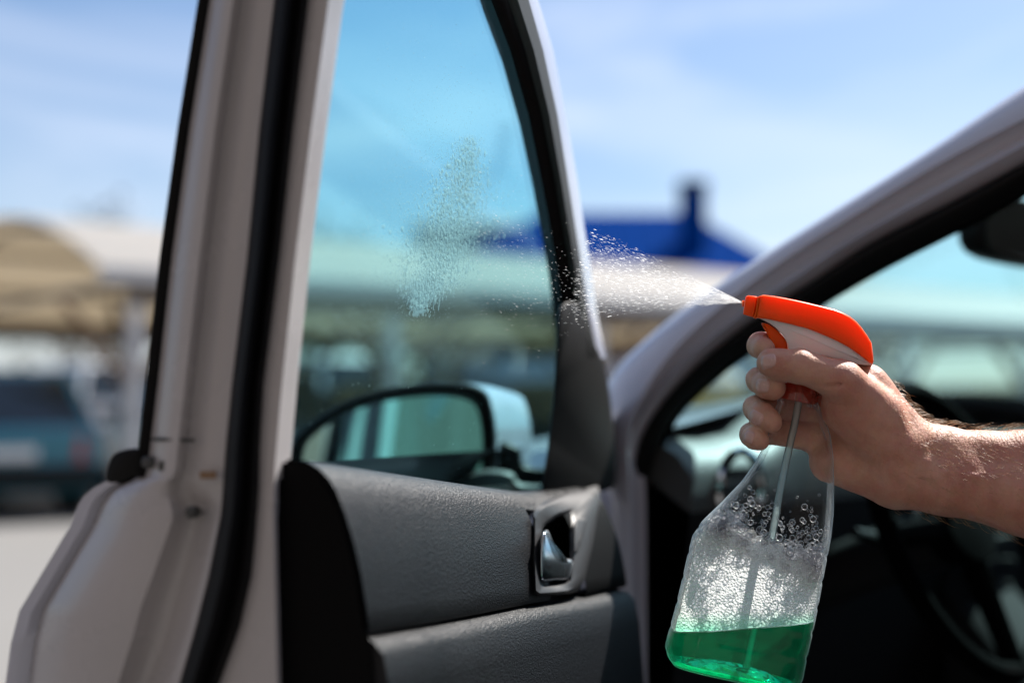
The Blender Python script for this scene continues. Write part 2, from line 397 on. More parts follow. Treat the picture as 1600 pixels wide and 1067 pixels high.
# ================================================================== PARKED CARS
def parked_car(label, paint, p, fwd, L=4.3, Wd_=1.78, H=1.5, kind='hatch'):
    """car with its tail at p, pointing along fwd; every part its own mesh"""
    e = empty('parked_car', (0, 0, 0), label, 'car', 'cars parked under and beside the carport')
    f = Vector(fwd).normalized(); r = Vector((f.y, -f.x, 0)); p = Vector((p[0], p[1], 0))
    e.location = p
    def P(x, y, z): return p + r * x + f * y + Vector((0, 0, z))
    belt = .62 * H
    # lower body: sections along the length
    if kind == 'van': prof = [(0, .3, belt + .02), (.06, .24, belt), (L * .8, .24, belt), (L * .93, .26, belt - .16), (L, .34, belt - .36)]
    else: prof = [(0, .36, belt - .08), (.07, .26, belt), (L * .25, .22, belt + .02), (L * .66, .22, belt - .02), (L * .78, .24, belt - .1), (L * .95, .28, belt - .26), (L, .38, belt - .36)]
    rows = []
    for y, z0, z1 in prof:
        k = .93 if y in (0, L) else 1
        hw = Wd_ / 2 * k
        rows.append([P(-hw * .9, y, z0), P(-hw, y, z0 + .12), P(-hw, y, z0 * .45 + z1 * .55), P(-hw * .95, y, z1 - .02), P(-hw * .88, y, z1), P(hw * .88, y, z1), P(hw * .95, y, z1 - .02), P(hw, y, z0 * .45 + z1 * .55), P(hw, y, z0 + .12), P(hw * .9, y, z0)])
    mb = MB(); mb.loft(rows, closed=True, caps=True); mb.build('body', paint, e, 28)
    # greenhouse: pillars and roof as one shell with recessed glass
    tw = Wd_ / 2 * .74; bw = Wd_ / 2 * .88
    y0b, y0t = (.10, .22) if kind == 'van' else (.14, .46)
    y1b, y1t = L * .70, L * .50
    if kind == 'van': y1b, y1t = L * .86, L * .70
    cor_b = [(-bw, y0b), (bw, y0b), (bw, y1b), (-bw, y1b)]; cor_t = [(-tw, y0t), (tw, y0t), (tw, y1t), (-tw, y1t)]
    zb, zt = belt - .01, H - .07
    B = [P(x, y, zb) for x, y in cor_b]; T = [P(x, y, zt) for x, y in cor_t]
    mb = MB()
    inr = [(x * .82, y0t + (y - y0t) * .92 + .06 * (1 if y == y0t else -1)) for x, y in cor_t]
    mb.loft([T, [P(x, y, H - .015) for x, y in [(q[0] * .93, q[1] + (.06 if q[1] == y0t else -.06)) for q in cor_t]], [P(x, y, H) for x, y in inr]], closed=True, caps=True)
    mb.build('roof', paint, e, 40)
    for i in range(4):
        mb = MB(); mb.tube([B[i], T[i]], .055, 6); mb.build('pillar', paint, e)
    names = ['rear_window', 'side_window', 'windscreen', 'side_window']
    for i in range(4):
        a, b, c, d = B[i], B[(i + 1) % 4], T[(i + 1) % 4], T[i]
        if i in (0, 2) or True:
            cen = (a + b + c + d) / 4; q = [cen + (v - cen) * .985 for v in (a, b, c, d)]
            nn = (b - a).cross(d - a).normalized() * .012
            mb = MB(); mb.add([v + nn for v in q] + [v - nn for v in q], [(0, 1, 2, 3), (7, 6, 5, 4), (0, 4, 5, 1), (1, 5, 6, 2), (2, 6, 7, 3), (3, 7, 4, 0)])
            w_ = mb.build(names[i], 'darkglass', e)
            if i in (1, 3):
                m2 = MB(); m2.tube([a.lerp(b, .48), d.lerp(c, .48)], .04, 6); m2.build('pillar', paint, e)
    # lamps, bumper, plate, wheels
    for sx in (-1, 1):
        mb = MB(); mb.box(P(sx * Wd_ * .40, -.005, belt - .2), (.01, .01, .01))
        mb = MB(); vs = [P(sx * x, y, z) for x, y, z in ((Wd_ * .33, -.02, belt - .34), (Wd_ * .47, .02, belt - .34), (Wd_ * .47, .03, belt - .08), (Wd_ * .35, -.005, belt - .08))]
        mb.add(vs + [v + f * .06 for v in vs], [(0, 1, 2, 3), (7, 6, 5, 4), (0, 4, 5, 1), (1, 5, 6, 2), (2, 6, 7, 3), (3, 7, 4, 0)])
        mb.build('tail_light', 'redlamp', e)
        mb = MB(); mb.box(P(sx * Wd_ * .38, L - .06, belt - .42), (.28, .1, .13), Matrix(((r.x, f.x, 0), (r.y, f.y, 0), (0, 0, 1)))); mb.build('headlight', 'clearlamp', e)
        mb = MB(); mb.box(P(sx * (Wd_ / 2 + .1), L * .62, belt + .08), (.18, .1, .13), Matrix(((r.x, f.x, 0), (r.y, f.y, 0), (0, 0, 1)))); mb.build('side_mirror', paint, e)
        for yy in (L * .18, L * .80):
            mb = MB(); c = P(sx * (Wd_ / 2 - .09), yy, .31)
            mb.tube([c - r * .1, c - r * .07, c + r * .07, c + r * .1], [.27, .31, .31, .27], 20); wh = mb.build('wheel', 'tyre', e)
            mb = MB(); mb.tube([c + r * sx * .085, c + r * sx * .108], [.2, .19], 16); mb.build('rim', 'rim', wh)
    R3 = Matrix(((r.x, f.x, 0), (r.y, f.y, 0), (0, 0, 1)))
    mb = MB(); mb.box(P(0, -.05, .42), (Wd_ * .9, .16, .2), R3); mb.build('bumper', 'blackplastic', e)
    mb = MB(); mb.box(P(0, -.045 if kind == 'van' else -.035, belt - .26), (.5, .03, .11), R3); mb.build('number_plate', 'plate', e)
    return e

def eave_pt(s, n): return E0 + ED * s + EN * n
parked_car('teal hatchback left of the white carport post, nearest the camera', 'teal', W(15, 640, 13.4), EN, H=1.45, Wd_=1.9)
for s, n, paint, lab, kw in [
    (2.1, .9, 'navy', 'dark navy car behind the open door window, left of the mirror', dict(H=1.5)),
    (4.75, 1.0, 'blackcar', 'black car seen in the window glass above the wing mirror', dict(H=1.42)),
    (7.4, .8, 'navy', 'navy car behind the right edge of the door window', dict(H=1.46)),
    (10.2, 1.0, 'silvercar', 'grey car seen through the windscreen, just above the orange spray head', dict(H=1.5)),
    (13.0, .9, 'teal', 'teal car seen through the windscreen, right of the spray head', dict(H=1.45)),
    (15.8, .9, 'blackcar', 'black car seen through the windscreen, furthest right under the carport', dict(H=1.45)),
]:
    parked_car(lab, paint, eave_pt(s, n), EN, **kw)
parked_car('white van parked far behind the carport, left of the open door', 'whitecar', W(196, 640, 27.0), EN, L=4.8, Wd_=1.9, H=1.95, kind='van')
parked_car('white van parked far behind the carport, seen in the door window', 'whitecar', W(560, 640, 29.0), EN, L=4.8, Wd_=1.9, H=2.15, kind='van')

# yellow bin seen through the lower corner of the windscreen
yb = W(1112, 640, 11.5); yb.z = 0
be = empty('litter_bin', yb, 'yellow bin seen through the lower corner of the windscreen', 'bin')
mb = MB(); mb.loft([[yb + Vector((.24 * k * math.cos(a * math.pi / 8), .24 * k * math.sin(a * math.pi / 8), z)) for a in range(16)] for z, k in ((.05, .8), (.1, .85), (1.15, 1.0), (1.2, 1.06))], closed=True, caps=True); mb.build('body', 'yellow', be)
mb = MB(); mb.loft([[yb + Vector((.27 * k * math.cos(a * math.pi / 8), .27 * k * math.sin(a * math.pi / 8), z)) for a in range(16)] for z, k in ((1.2, 1.0), (1.27, 1.0), (1.36, .6), (1.38, .1))], closed=True, caps=True); mb.build('lid', 'brace', be)
mb = MB(); mb.tube([yb, yb + Vector((0, 0, .06))], .2, 14); mb.build('base', 'darkcap', be)

# ================================================================== BUILDINGS BEHIND
def block(e, name, mat, c, sx, sy, z0, z1, rot=0):
    mb = MB(); R_ = Matrix.Rotation(rot, 3, 'Z')
    mb.box(Vector((c[0], c[1], (z0 + z1) / 2)), (sx, sy, z1 - z0), R_); return mb.build(name, mat, e)
D = 46.0
L_ = W(668, 425, D); Rr = W(1246, 425, D); rl = W(895, 322, D + 2.5); rr = W(1086, 326, D + 2.5)
bb = empty('blue_roofed_building', (L_.x, D, 0), 'building with a saturated blue hipped roof and a blue chimney behind the carport', 'building')
ez = L_.z; xc = (L_.x + Rr.x) / 2; ww = Rr.x - L_.x
block(bb, 'wall', 'bluewall', (xc, D + 4.0), ww - .8, 7.2, 0, ez - .05)
mb = MB(); zr = rl.z
mb.add([(L_.x, D, ez), (Rr.x, D, ez), (Rr.x, D + 8, ez), (L_.x, D + 8, ez), (rl.x - 1, D + 4, zr), (rr.x, D + 4, zr),
        (L_.x, D, ez - .15), (Rr.x, D, ez - .15), (Rr.x, D + 8, ez - .15), (L_.x, D + 8, ez - .15)],
       [(0, 1, 5, 4), (1, 2, 5), (2, 3, 4, 5), (3, 0, 4), (0, 6, 7, 1), (1, 7, 8, 2), (2, 8, 9, 3), (3, 9, 6, 0), (6, 9, 8, 7)])
rf = mb.build('roof', 'blueroof', bb, 20)
for k in range(18):
    t = (k + .5) / 18; x = L_.x + t * ww; tt = min(1, max(0, (x - L_.x) / max(.1, rl.x - 1 - L_.x))) if x < rl.x - 1 else min(1, max(0, (Rr.x - x) / (Rr.x - rr.x))) if x > rr.x else 1
    mb = MB(); mb.tube([Vector((x, D, ez + .02)), Vector((x, D + 4 * tt, ez + (zr - ez) * tt + .02))], .03, 4); mb.build('roof_seam', 'blueroof', rf)
c0 = W(1068, 300, D + 1.0); c1 = W(1107, 300, D + 1.0); ct = W(1087, 278, D + 1); cm = W(1087, 292, D + 1)
ch = block(bb, 'chimney', 'blueroof', ((c0.x + c1.x) / 2, D + 1.6), c1.x - c0.x, .85, ez, cm.z)
block(bb, 'chimney_cap', 'darkcap', ((c0.x + c1.x) / 2, D + 1.6), c1.x - c0.x + .12, .95, cm.z + .002, ct.z)
for k in range(5):
    x = L_.x + .9 + k * (ww - 1.8) / 4
    f_ = block(bb, 'window', 'post', (x, D + .38), 1.2, .12, 2.6, 4.3); block(f_, 'pane', 'darkglass', (x, D + .31), 1.0, .04, 2.7, 4.2)
# grey roof further back
a = W(640, 352, 80.0); b = W(1010, 352, 80.0); t_ = W(900, 324, 80.0)
gb = empty('grey_building', (a.x, 80, 0), 'distant grey roofed building peeping over the blue roof', 'building')
block(gb, 'wall', 'greyroof', ((a.x + b.x) / 2, 84), b.x - a.x - 1, 7.5, 0, a.z)
mb = MB(); mb.add([(a.x, 80, a.z), (b.x, 80, a.z), (b.x, 88, a.z), (a.x, 88, a.z), (a.x + 3, 84, t_.z), (b.x - 1.5, 84, t_.z)], [(0, 1, 5, 4), (1, 2, 5), (2, 3, 4, 5), (3, 0, 4), (0, 3, 2, 1)]); mb.build('roof', 'greyroof', gb, 20)
# brown building added behind the camera: browns the mirror, blocks sky fill
wbl = empty('added_brown_building', (0, -4, 0), 'brown building added out of view behind the camera to block sky light, reflected in the wing mirror', 'building')
block(wbl, 'wall', 'brownwall', (-1, -8), 26, 8, 0, 6.5)
block(wbl, 'wing', 'brownwall', (-10.5, -2.8), 7, 6.2, 0, 5.8)  # wing added out of view to block sky light from the left
block(wbl, 'roof', 'greyroof', (-1, -8), 27, 9, 6.503, 6.8)
for k in range(6):
    x = -5 + k * 3.0
    f_ = block(wbl, 'window', 'darkcap', (x, -3.98), 1.3, .12, 3.6, 5.0); block(f_, 'pane', 'darkglass', (x, -3.93), 1.1, .06, 3.7, 4.9)
mb = MB(); mb.tube([(-.93, -3.88, 0), (-.93, -3.88, 6.4)], .09, 10); mb.build('mirror_streak_pipe', 'post', wbl)  # added pale pipe, stands in for the door frame's reflection in the mirror
block(wbl, 'door', 'darkcap', (1.2, -3.96), 1.1, .1, .02, 2.1)

# far trees (bare, thin crowns) over the left end of the carport and a low wood behind
def bare_tree(base, h, seed, label, group='bare trees far behind the carport', spread=.32, n=260):
    rnd = random.Random(seed); e = empty('tree', base, label, 'tree', group)
    base = Vector(base); mb = MB(); tips = []
    mb.tube([base, base + Vector((rnd.uniform(-.2, .2), 0, h * .3)), base + Vector((rnd.uniform(-.4, .4), 0, h * .7)), base + Vector((0, 0, h * .95))], [h * .022, h * .016, h * .009, h * .003], 7)
    for k in range(16):
        z = rnd.uniform(.25, .85) * h; a = rnd.uniform(0, 6.28); ln = h * spread * (1.15 - z / h) * rnd.uniform(.7, 1.2)
        p0 = base + Vector((0, 0, z)); p1 = p0 + Vector((math.cos(a) * ln * .5, math.sin(a) * ln * .5, ln * .45)); p2 = p1 + Vector((math.cos(a) * ln * .4, math.sin(a) * ln * .4, ln * .6))
        mb.tube([p0, p1, p2], [h * .008, h * .005, h * .0015], 5); tips += [p1, p2, (p1 + p2) / 2]
    mb.build('trunk', 'bark', e)
    mb = MB()
    for k in range(n):
        c = rnd.choice(tips) + Vector([rnd.gauss(0, h * .045) for _ in range(3)]); q = h * .02 * rnd.uniform(.5, 1.4)
        d1 = Vector([rnd.uniform(-1, 1) for _ in range(3)]).normalized() * q; d2 = Vector([rnd.uniform(-1, 1) for _ in range(3)]).normalized() * q * .6
        mb.add([c - d1, c + d2, c + d1, c - d2], [(0, 1, 2, 3)])
    mb.build('crown', 'leaf', e, recalc=False)
for i, (px, d, h, lab) in enumerate([(148, 120, 19.5, 'tallest bare tree over the carport roof, left of the open door'), (196, 125, 18, 'shorter bare tree right beside the tallest one over the carport roof'), (500, 130, 20, 'hazy bare tree seen through the upper left of the door window')]):
    p = W(px, 640, d); p.z = 0; bare_tree(p, h, 20 + i, lab, n=420)
for i, (px, d, h, lab) in enumerate([(96, 34, 4.0, 'small bare tree behind the teal hatchback'), (135, 36, 4.4, 'twiggy bare tree behind the first white carport post'), (660, 33, 3.6, 'low bare tree behind the carport, above the wing mirror'), (760, 36, 3.6, 'small bushy tree behind the carport, right of the wing mirror'), (1340, 44, 4.2, 'bare tree seen through the windscreen behind the grey car')]):
    p = W(px, 640, d); p.z = 0; bare_tree(p, h, 40 + i, lab, spread=.5, n=260)
mb = MB(); rnd = random.Random(5)
for k in range(5200):
    x = rnd.uniform(-60, 75); y = 95 + rnd.uniform(0, 6); z = rnd.uniform(0, 3.6) * (0.7 + .3 * math.sin(x * .35) + .12 * math.sin(x * 1.3))
    c = Vector((x, y, max(.1, z))); d1 = Vector([rnd.uniform(-1, 1) for _ in range(3)]) * .6; d2 = Vector([rnd.uniform(-1, 1) for _ in range(3)]) * .45
    mb.add([c - d1, c + d2, c + d1, c - d2], [(0, 1, 2, 3)])
tag(mb.build('distant_wood', 'leaf', recalc=False), 'low brownish wood along the horizon far behind the carport', 'wood', kind='stuff')

# ================================================================== THE WHITE CAR
HZ = W(990, 700, 1.5); HP = Vector((HZ.x, HZ.y, 0))
CA = math.radians(42)
CR_ = Vector((math.cos(CA), -math.sin(CA), 0)); CN = Vector((math.sin(CA), math.cos(CA), 0))
TB = .18
def CW_(r, n, z):
    return HP + CR_ * r + CN * (n + TB * max(z - 1.05, 0)) + Vector((0, 0, z))
def CW0(r, n, z):
    return HP + CR_ * r + CN * n + Vector((0, 0, z))
def cpx(px, py, n):
    rd = ray(px, py)
    for tb in (TB, 0):
        nn = CN - Vector((0, 0, tb)); off = -tb * 1.05
        # (P-HP).CN - tb*(z-1.05) = n
        a = (CAM - HP).dot(CN) - tb * (CAM.z - 1.05) - n
        b = rd.dot(CN) - tb * rd.z
        P = CAM + rd * (-a / b)
        if (P.z >= 1.05) == (tb > 0): return P
    return P

car = empty('car', HP, 'pearl white car with its front door wide open towards the camera', 'car')
# --- A pillar and door aperture of the body (painted side, channel, seal)
p0 = [(1800, 50), (1700, 82), (1600, 135), (1450, 240), (1300, 335), (1200, 398), (1100, 462), (1010, 530), (955, 588), (944, 660), (944, 800), (944, 1150)]
p1 = [(1815, 95), (1715, 129), (1622, 175), (1470, 255), (1330, 340), (1235, 400), (1145, 465), (1055, 545), (1000, 625), (980, 690), (986, 800), (988, 1150)]
p1b = [(1822, 113), (1722, 148), (1632, 195), (1482, 277), (1343, 360), (1248, 420), (1157, 484), (1066, 562), (1008, 635), (986, 695), (991, 800), (992, 1150)]
p2 = [(1840, 150), (1740, 185), (1650, 228), (1500, 308), (1362, 378), (1268, 440), (1180, 497), (1092, 568), (1025, 645), (997, 710), (999, 800), (1000, 1150)]
p3 = [(1865, 178), (1765, 218), (1672, 262), (1522, 345), (1385, 415), (1290, 470), (1205, 525), (1115, 590), (1050, 655), (1018, 730), (1014, 800), (1014, 1150)]
def seq(lst, n): return catmull([cpx(x, y, n) for x, y in lst], 4)
A0 = seq(p0, .05); A1 = seq(p1, .0); A1b = seq(p1b, .018); A2a = [a.lerp(b, .5) for a, b in zip(A1b, seq(p2, .02))]; A2 = seq(p2, .03); A3 = seq(p3, .05); A3b = seq(p3, .15); A3c = seq([(x - 22, y - 16) for x, y in p3], .20)
A0r = [p + CN * .05 - Vector((0, 0, .02)) for p in A0]
Am = [a.lerp(b, .45) - CN * .018 for a, b in zip(A0, A1)]
mb = MB(); mb.loft([[A0r[i], A0[i], A0[i].lerp(Am[i], .5) - CN * .006, Am[i], Am[i].lerp(A1[i], .6) - CN * .004, A1[i], A1[i] + CN * .008, A1b[i], A2a[i] - CN * .010, A2[i], A2[i] + CN * .012] for i in range(len(A0))])
pil = mb.build('door_pillar', 'paint', car, 60)
rows = []
for i in range(len(A2)):
    d = A3[i] - A2[i]; rows.append([A2[i] + CN * .01] + [A2[i] + d * t - CN * (.016 * math.sin(math.pi * t)) for t in (.1, .25, .4, .55, .7, .85, 1.0)] + [A3b[i]])
mb = MB(); mb.loft(rows); mb.build('aperture_seal', 'rubber', car, 60)
# inner pillar trim
rows = [[A3[i] + CN * .012, A3b[i], A3c[i]] for i in range(len(A3))]
mb = MB(); mb.loft(rows); mb.build('pillar_trim', 'blackplastic', car, 60)
# --- windscreen
def ws(n, z):
    c = 1 - ((n - .80) / .75) ** 2
    rp = interp(z, [.98, 1.084, 1.314, 1.39], [-.14, -.016, .44, .66])
    return CW0(rp - .36 * c, n, z)
rows = []
for z in np.linspace(1.0, 1.385, 8):
    rows.append([ws(n_, z) for n_ in np.linspace(.06 + .18 * max(0, z - 1.05) + .03, 1.60 - .18 * max(0, z - 1.05) - .06, 16)])
back = [[p - Vector((0, 0, .004)) for p in r] for r in rows]
mb = MB(); mb.loft(rows); mb.loft(back); mb.build('windscreen', 'wind', car, 180, recalc=False)
# far pillar, roof, header
mb = MB()
fp = [ws(1.56 - .18 * max(0, z - 1.05), z) for z in np.linspace(1.0, 1.385, 8)]
mb.loft([[p + CN * .06, p - CN * .07 + CR_ * .02, p - CN * .06 + CR_ * .10, p + CN * .06 + CR_ * .08] for p in fp], closed=True, caps=True); mb.build('far_pillar', 'blackplastic', car, 50)
def roofrow(rr_, z, nn0, nn1, crown):
    return [CW0(rr_ - .3 * (1 - ((n_ - .8) / .75) ** 2) * (1 if rr_ < 1 else 0), n_, z + crown * (1 - ((n_ - .8) / .75) ** 2)) for n_ in np.linspace(nn0, nn1, 14)]
rows = [roofrow(.64, 1.358, .13, 1.47, .03), roofrow(.70, 1.375, .14, 1.46, .03), roofrow(.85, 1.39, .14, 1.46, .04), roofrow(1.3, 1.405, .15, 1.45, .05), roofrow(2.2, 1.40, .15, 1.45, .05), roofrow(2.9, 1.34, .18, 1.42, .04)]
low = [[p - Vector((0, 0, .05)) for p in r] for r in rows]
mb = MB(); mb.loft(rows); mb.build('roof', 'paint', car, 60)
mb = MB(); mb.loft(low); mb.build('headliner', 'interior', car, 60)
mb = MB(); mb.tube([CW0(rr_, .135, z - .03) for rr_, z in ((.57, 1.352), (.68, 1.375), (.85, 1.40), (1.3, 1.41), (2.2, 1.405), (2.9, 1.345))], .032, 12); mb.build('roof_rail', 'paint', car, 60)
mb = MB(); mb.tube([CW0(rr_, 1.465, z - .03) for rr_, z in ((.57, 1.352), (.68, 1.375), (.85, 1.40), (1.3, 1.41), (2.2, 1.405), (2.9, 1.345))], .032, 12); mb.build('roof_rail', 'paint', car, 60)
# B pillar, rear quarter, sill, floor, far side
def panel(name, mat, pts, thick, parent=car):
    mb = MB(); q = [CW0(*p) for p in pts]; o = [CW0(p[0], p[1] + thick, p[2]) for p in pts]; n = len(q)
    mb.add(q + o, [tuple(range(n)), tuple(range(n, 2 * n))[::-1]] + [(i, (i + 1) % n, n + (i + 1) % n, n + i) for i in range(n)]); return mb.build(name, mat, parent)
panel('centre_pillar', 'paint', [(1.05, .02, .35), (1.25, .02, .35), (1.25, .02, 1.0), (1.36, .11, 1.385), (1.22, .11, 1.385), (1.07, .02, 1.0)], .07)
panel('rear_side', 'paint', [(1.26, .0, .35), (2.2, .0, .35), (3.1, .06, .5), (3.05, .06, .98), (1.26, .0, 1.0)], .06)
panel('side_sill', 'paint', [(-.05, .0, .22), (1.3, .0, .22), (1.3, .0, .36), (-.05, .0, .36)], .12)
panel('cabin_floor', 'interior', [(-.6, .12, .26), (3.0, .12, .26), (3.0, .12, .30), (-.6, .12, .30)], 1.4)
panel('far_side', 'interior', [(-.4, 1.55, .26), (3.1, 1.55, .26), (3.1, 1.55, 1.0), (-.4, 1.55, 1.0)], .1)
panel('bulkhead', 'interior', [(-.62, .06, .26), (-.58, .06, .26), (-.58, .06, .97), (-.62, .06, .97)], 1.5)
mb = MB(); mb.box(CW0(3.05, .8, .7), (.1, 1.5, .9), Matrix(((CR_.x, CN.x, 0), (CR_.y, CN.y, 0), (0, 0, 1)))); mb.build('tailgate', 'paint', car)
panel('far_window', 'wind', [(.55, 1.5, 1.0), (1.9, 1.5, 1.0), (1.8, 1.42, 1.37), (.9, 1.42, 1.37)], .004)
panel('rear_window', 'wind', [(1.4, .05, 1.0), (2.6, .05, 1.0), (2.4, .12, 1.37), (1.45, .12, 1.37)], .004)
# fender and bonnet, front wheel
rows = []
for rr_, zt in ((-.03, 1.02), (-.2, 1.00), (-.5, .95), (-.8, .86), (-1.0, .74), (-1.05, .5)):
    nt = 0 if rr_ > -.9 else .1
    rows.append([CW0(rr_, nt + .03, .25), CW0(rr_, nt, .45), CW0(rr_, nt - .01, .7 * zt), CW0(rr_, nt + .005, zt - .06), CW0(rr_, nt + .05, zt), CW0(rr_ - .02, .4, zt + .05), CW0(rr_ - .05, .8, zt + .06), CW0(rr_ - .02, 1.2, zt + .05), CW0(rr_, 1.55 - nt, zt), CW0(rr_, 1.6 - nt, zt - .1), CW0(rr_, 1.6 - nt, .25)])
mb = MB(); mb.loft(rows); mb.build('front_body', 'paint', car, 40)
for nn in (.1, 1.5):
    mb = MB(); c = CW0(-.5, nn, .31); mb.tube([c - CN * .1, c - CN * .07, c + CN * .07, c + CN * .1], [.27, .31, .31, .27], 24); wh = mb.build('wheel', 'tyre', car)
    mb = MB(); mb.tube([c - CN * .112, c - CN * .09], [.19, .2], 18); mb.build('rim', 'rim', wh)
    mb = MB(); c = CW0(2.35, nn, .31); mb.tube([c - CN * .1, c - CN * .07, c + CN * .07, c + CN * .1], [.27, .31, .31, .27], 24); wh = mb.build('wheel', 'tyre', car)
    mb = MB(); mb.tube([c - CN * .112, c - CN * .09], [.19, .2], 18); mb.build('rim', 'rim', wh)
# --- dashboard
rows = []
for n_ in np.linspace(.06, 1.52, 26):
    bn = math.exp(-((n_ - .40) / .14) ** 4) * .05
    cc = 1 - ((n_ - .80) / .75) ** 2; e_ = 1.0
    rows.append([CW0(-.12 - .34 * cc, n_, 1.036), CW0(-.08 - .22 * cc, n_, 1.034 + bn * .3), CW0(-.02 - .08 * cc, n_, 1.018 + bn), CW0(.015, n_, 1.0 + bn), CW0(.035, n_, .975 + bn * .9), CW0(.03, n_, .94), CW0(.02, n_, .86), CW0(.0, n_, .72), CW0(-.06, n_, .55)])
mb = MB(); mb.loft([r[:6] for r in rows])
mb.f.append(tuple(range(6))); db = mb.build('dashboard', 'dash', car, 50)
mb = MB(); mb.loft([r[5:] for r in rows]); mb.build('lower_dash_shade', 'interior', db, 50)  # lower dash split off in near-black; cabin shade put into its colour
def disc_ring(c, ax, R_, r_, n=28, m=8):
    ax = ax.normalized(); x = ax.orthogonal().normalized(); y = ax.cross(x); rows = []
    for i in range(n):
        a = 2 * math.pi * i / n; rad = x * math.cos(a) + y * math.sin(a)
        rows.append([c + rad * (R_ + r_ * math.cos(2 * math.pi * j / m)) + ax * r_ * math.sin(2 * math.pi * j / m) for j in range(m)])
    rows.append(rows[0]); mb = MB(); mb.loft(rows, closed=True); return mb
for n_, z in ((.15, .962), (.62, .93), (.78, .93), (1.4, .945)):
    c = CW0(.036, n_, z); disc_ring(c, CR_, .042, .006).build('vent_ring', 'chrome', db)
    mb = MB()
    for q in (-.02, 0, .02): mb.box(c + Vector((0, 0, q)), (.008, .07, .006), Matrix(((CR_.x, CN.x, 0), (CR_.y, CN.y, 0), (0, 0, 1))))
    mb.build('vent_slats', 'blackplastic', db)
# steering wheel
sc = CW0(.19, .37, .915); sax = (CR_ * .92 + Vector((0, 0, .38))).normalized()
stw = disc_ring(sc, sax, .170, .0125, 40, 10).build('steering_wheel', 'wheel_leather', car)
mb = MB(); xx = CN; yy = sax.cross(xx).normalized()
mb.loft([[sc + xx * math.cos(a) * .065 * k + yy * math.sin(a) * .05 * k + sax * h for a in np.linspace(0, 2 * math.pi, 17)[:-1]] for k, h in ((.8, -.02), (1, 0), (.9, .015), (.4, .022))], closed=True, caps=True); mb.build('hub', 'wheel_leather', stw)
mb = MB()
for ax_ in (xx, -xx, -yy if yy.z > 0 else yy): mb.tube([sc + ax_ * .04, sc + ax_ * .175], [.016, .012], 8)
mb.build('spoke', 'wheel_leather', stw)
mb = MB(); mb.tube([sc - sax * .02, sc - sax * .25], .035, 12); mb.build('steering_column', 'interior', car)
mb = MB(); mb.tube([sc - sax * .06 - xx * .03, sc - sax * .05 - xx * .16 + Vector((0, 0, .02))], [.008, .006], 8); mb.build('stalk', 'blackplastic', car)
# interior mirror on the windscreen
mc = W(1590, 362, 1.70)
def mloc(x, y, h): return mc + CN * x + Vector((0, 0, y)) + CR_ * h
pts = smooth2d([(-.125, .0), (-.11, .034), (0, .040), (.11, .034), (.125, 0), (.11, -.034), (0, -.040), (-.11, -.034)], 3)
im = puffy(pts, mloc, -.02, .012, (.008, .008)).build('interior_mirror', 'blackplastic', car, 50)
mb = MB(); mb.tube([mc - CR_ * .02, mc - CR_ * .05 + Vector((0, 0, .05)), mc - CR_ * .05 + Vector((0, 0, .12))], .012, 8); mb.build('mirror_stem', 'blackplastic', im)
mb = MB(); q = [mloc(x * .92, y * .86, .0125) for x, y in pts]; mb.add(q, [tuple(range(len(q)))]); mb.build('mirror_glass', 'mirror', im)
# seats and console
def seat(nc, rc):
    def sp(x, y, z): return CW0(rc + y, nc + x, z)
    mb = MB()
    mb.loft([[sp(-.24 * k, y, z), sp(-.24 * k, y, z + .1), sp(-.15, y, z + .13 - .01 * abs(k)), sp(.15, y, z + .13), sp(.24 * k, y, z + .1), sp(.24 * k, y, z)] for y, z, k in ((-.28, .44, .8), (-.22, .42, 1), (.1, .4, 1.02), (.28, .4, 1))], closed=True, caps=True)
    st = mb.build('seat', 'seat', car, 50)
    mb = MB(); mb.loft([[sp(-.23 * k, y - .06, z), sp(-.2 * k, y - .10, z), sp(.2 * k, y - .10, z), sp(.23 * k, y - .06, z), sp(.2 * k, y + .06, z), sp(-.2 * k, y + .06, z)] for y, z, k in ((.26, .45, .95), (.31, .75, 1.05), (.38, 1.0, .9), (.40, 1.08, .6))], closed=True, caps=True); mb.build('backrest', 'seat', st, 50)
    mb = MB(); mb.loft([[sp(-.12 * k, y - .04, z), sp(.12 * k, y - .04, z), sp(.12 * k, y + .04, z), sp(-.12 * k, y + .04, z)] for y, z, k in ((.41, 1.12, .8), (.42, 1.2, 1), (.43, 1.29, .8))], closed=True, caps=True); mb.build('headrest', 'seat', st, 60)
seat(.45, 1.05); seat(1.12, 1.05)
mb = MB(); rows = [[CW0(r_, .70, .3), CW0(r_, .69, z), CW0(r_, .72, z + .03), CW0(r_, .84, z + .03), CW0(r_, .87, z), CW0(r_, .86, .3)] for r_, z in ((.02, .80), (.15, .66), (.3, .55), (.7, .55), (1.2, .58))]
mb.loft(rows, caps=True); con = mb.build('centre_console', 'interior', car, 40)
mb = MB(); c = CW0(.36, .78, .58); mb.tube([c, c + Vector((0, 0, .10)), c + Vector((.01, 0, .16))], [.022, .012, .024], 10); mb.build('gear_lever', 'blackplastic', con)
mb = MB()
for k in range(4): mb.box(CW0(.052 - .004 * k, .78, .86 - .035 * k), (.02, .14, .018), Matrix(((CR_.x, CN.x, 0), (CR_.y, CN.y, 0), (0, 0, 1))))
mb.build('radio_buttons', 'blackplastic', con)

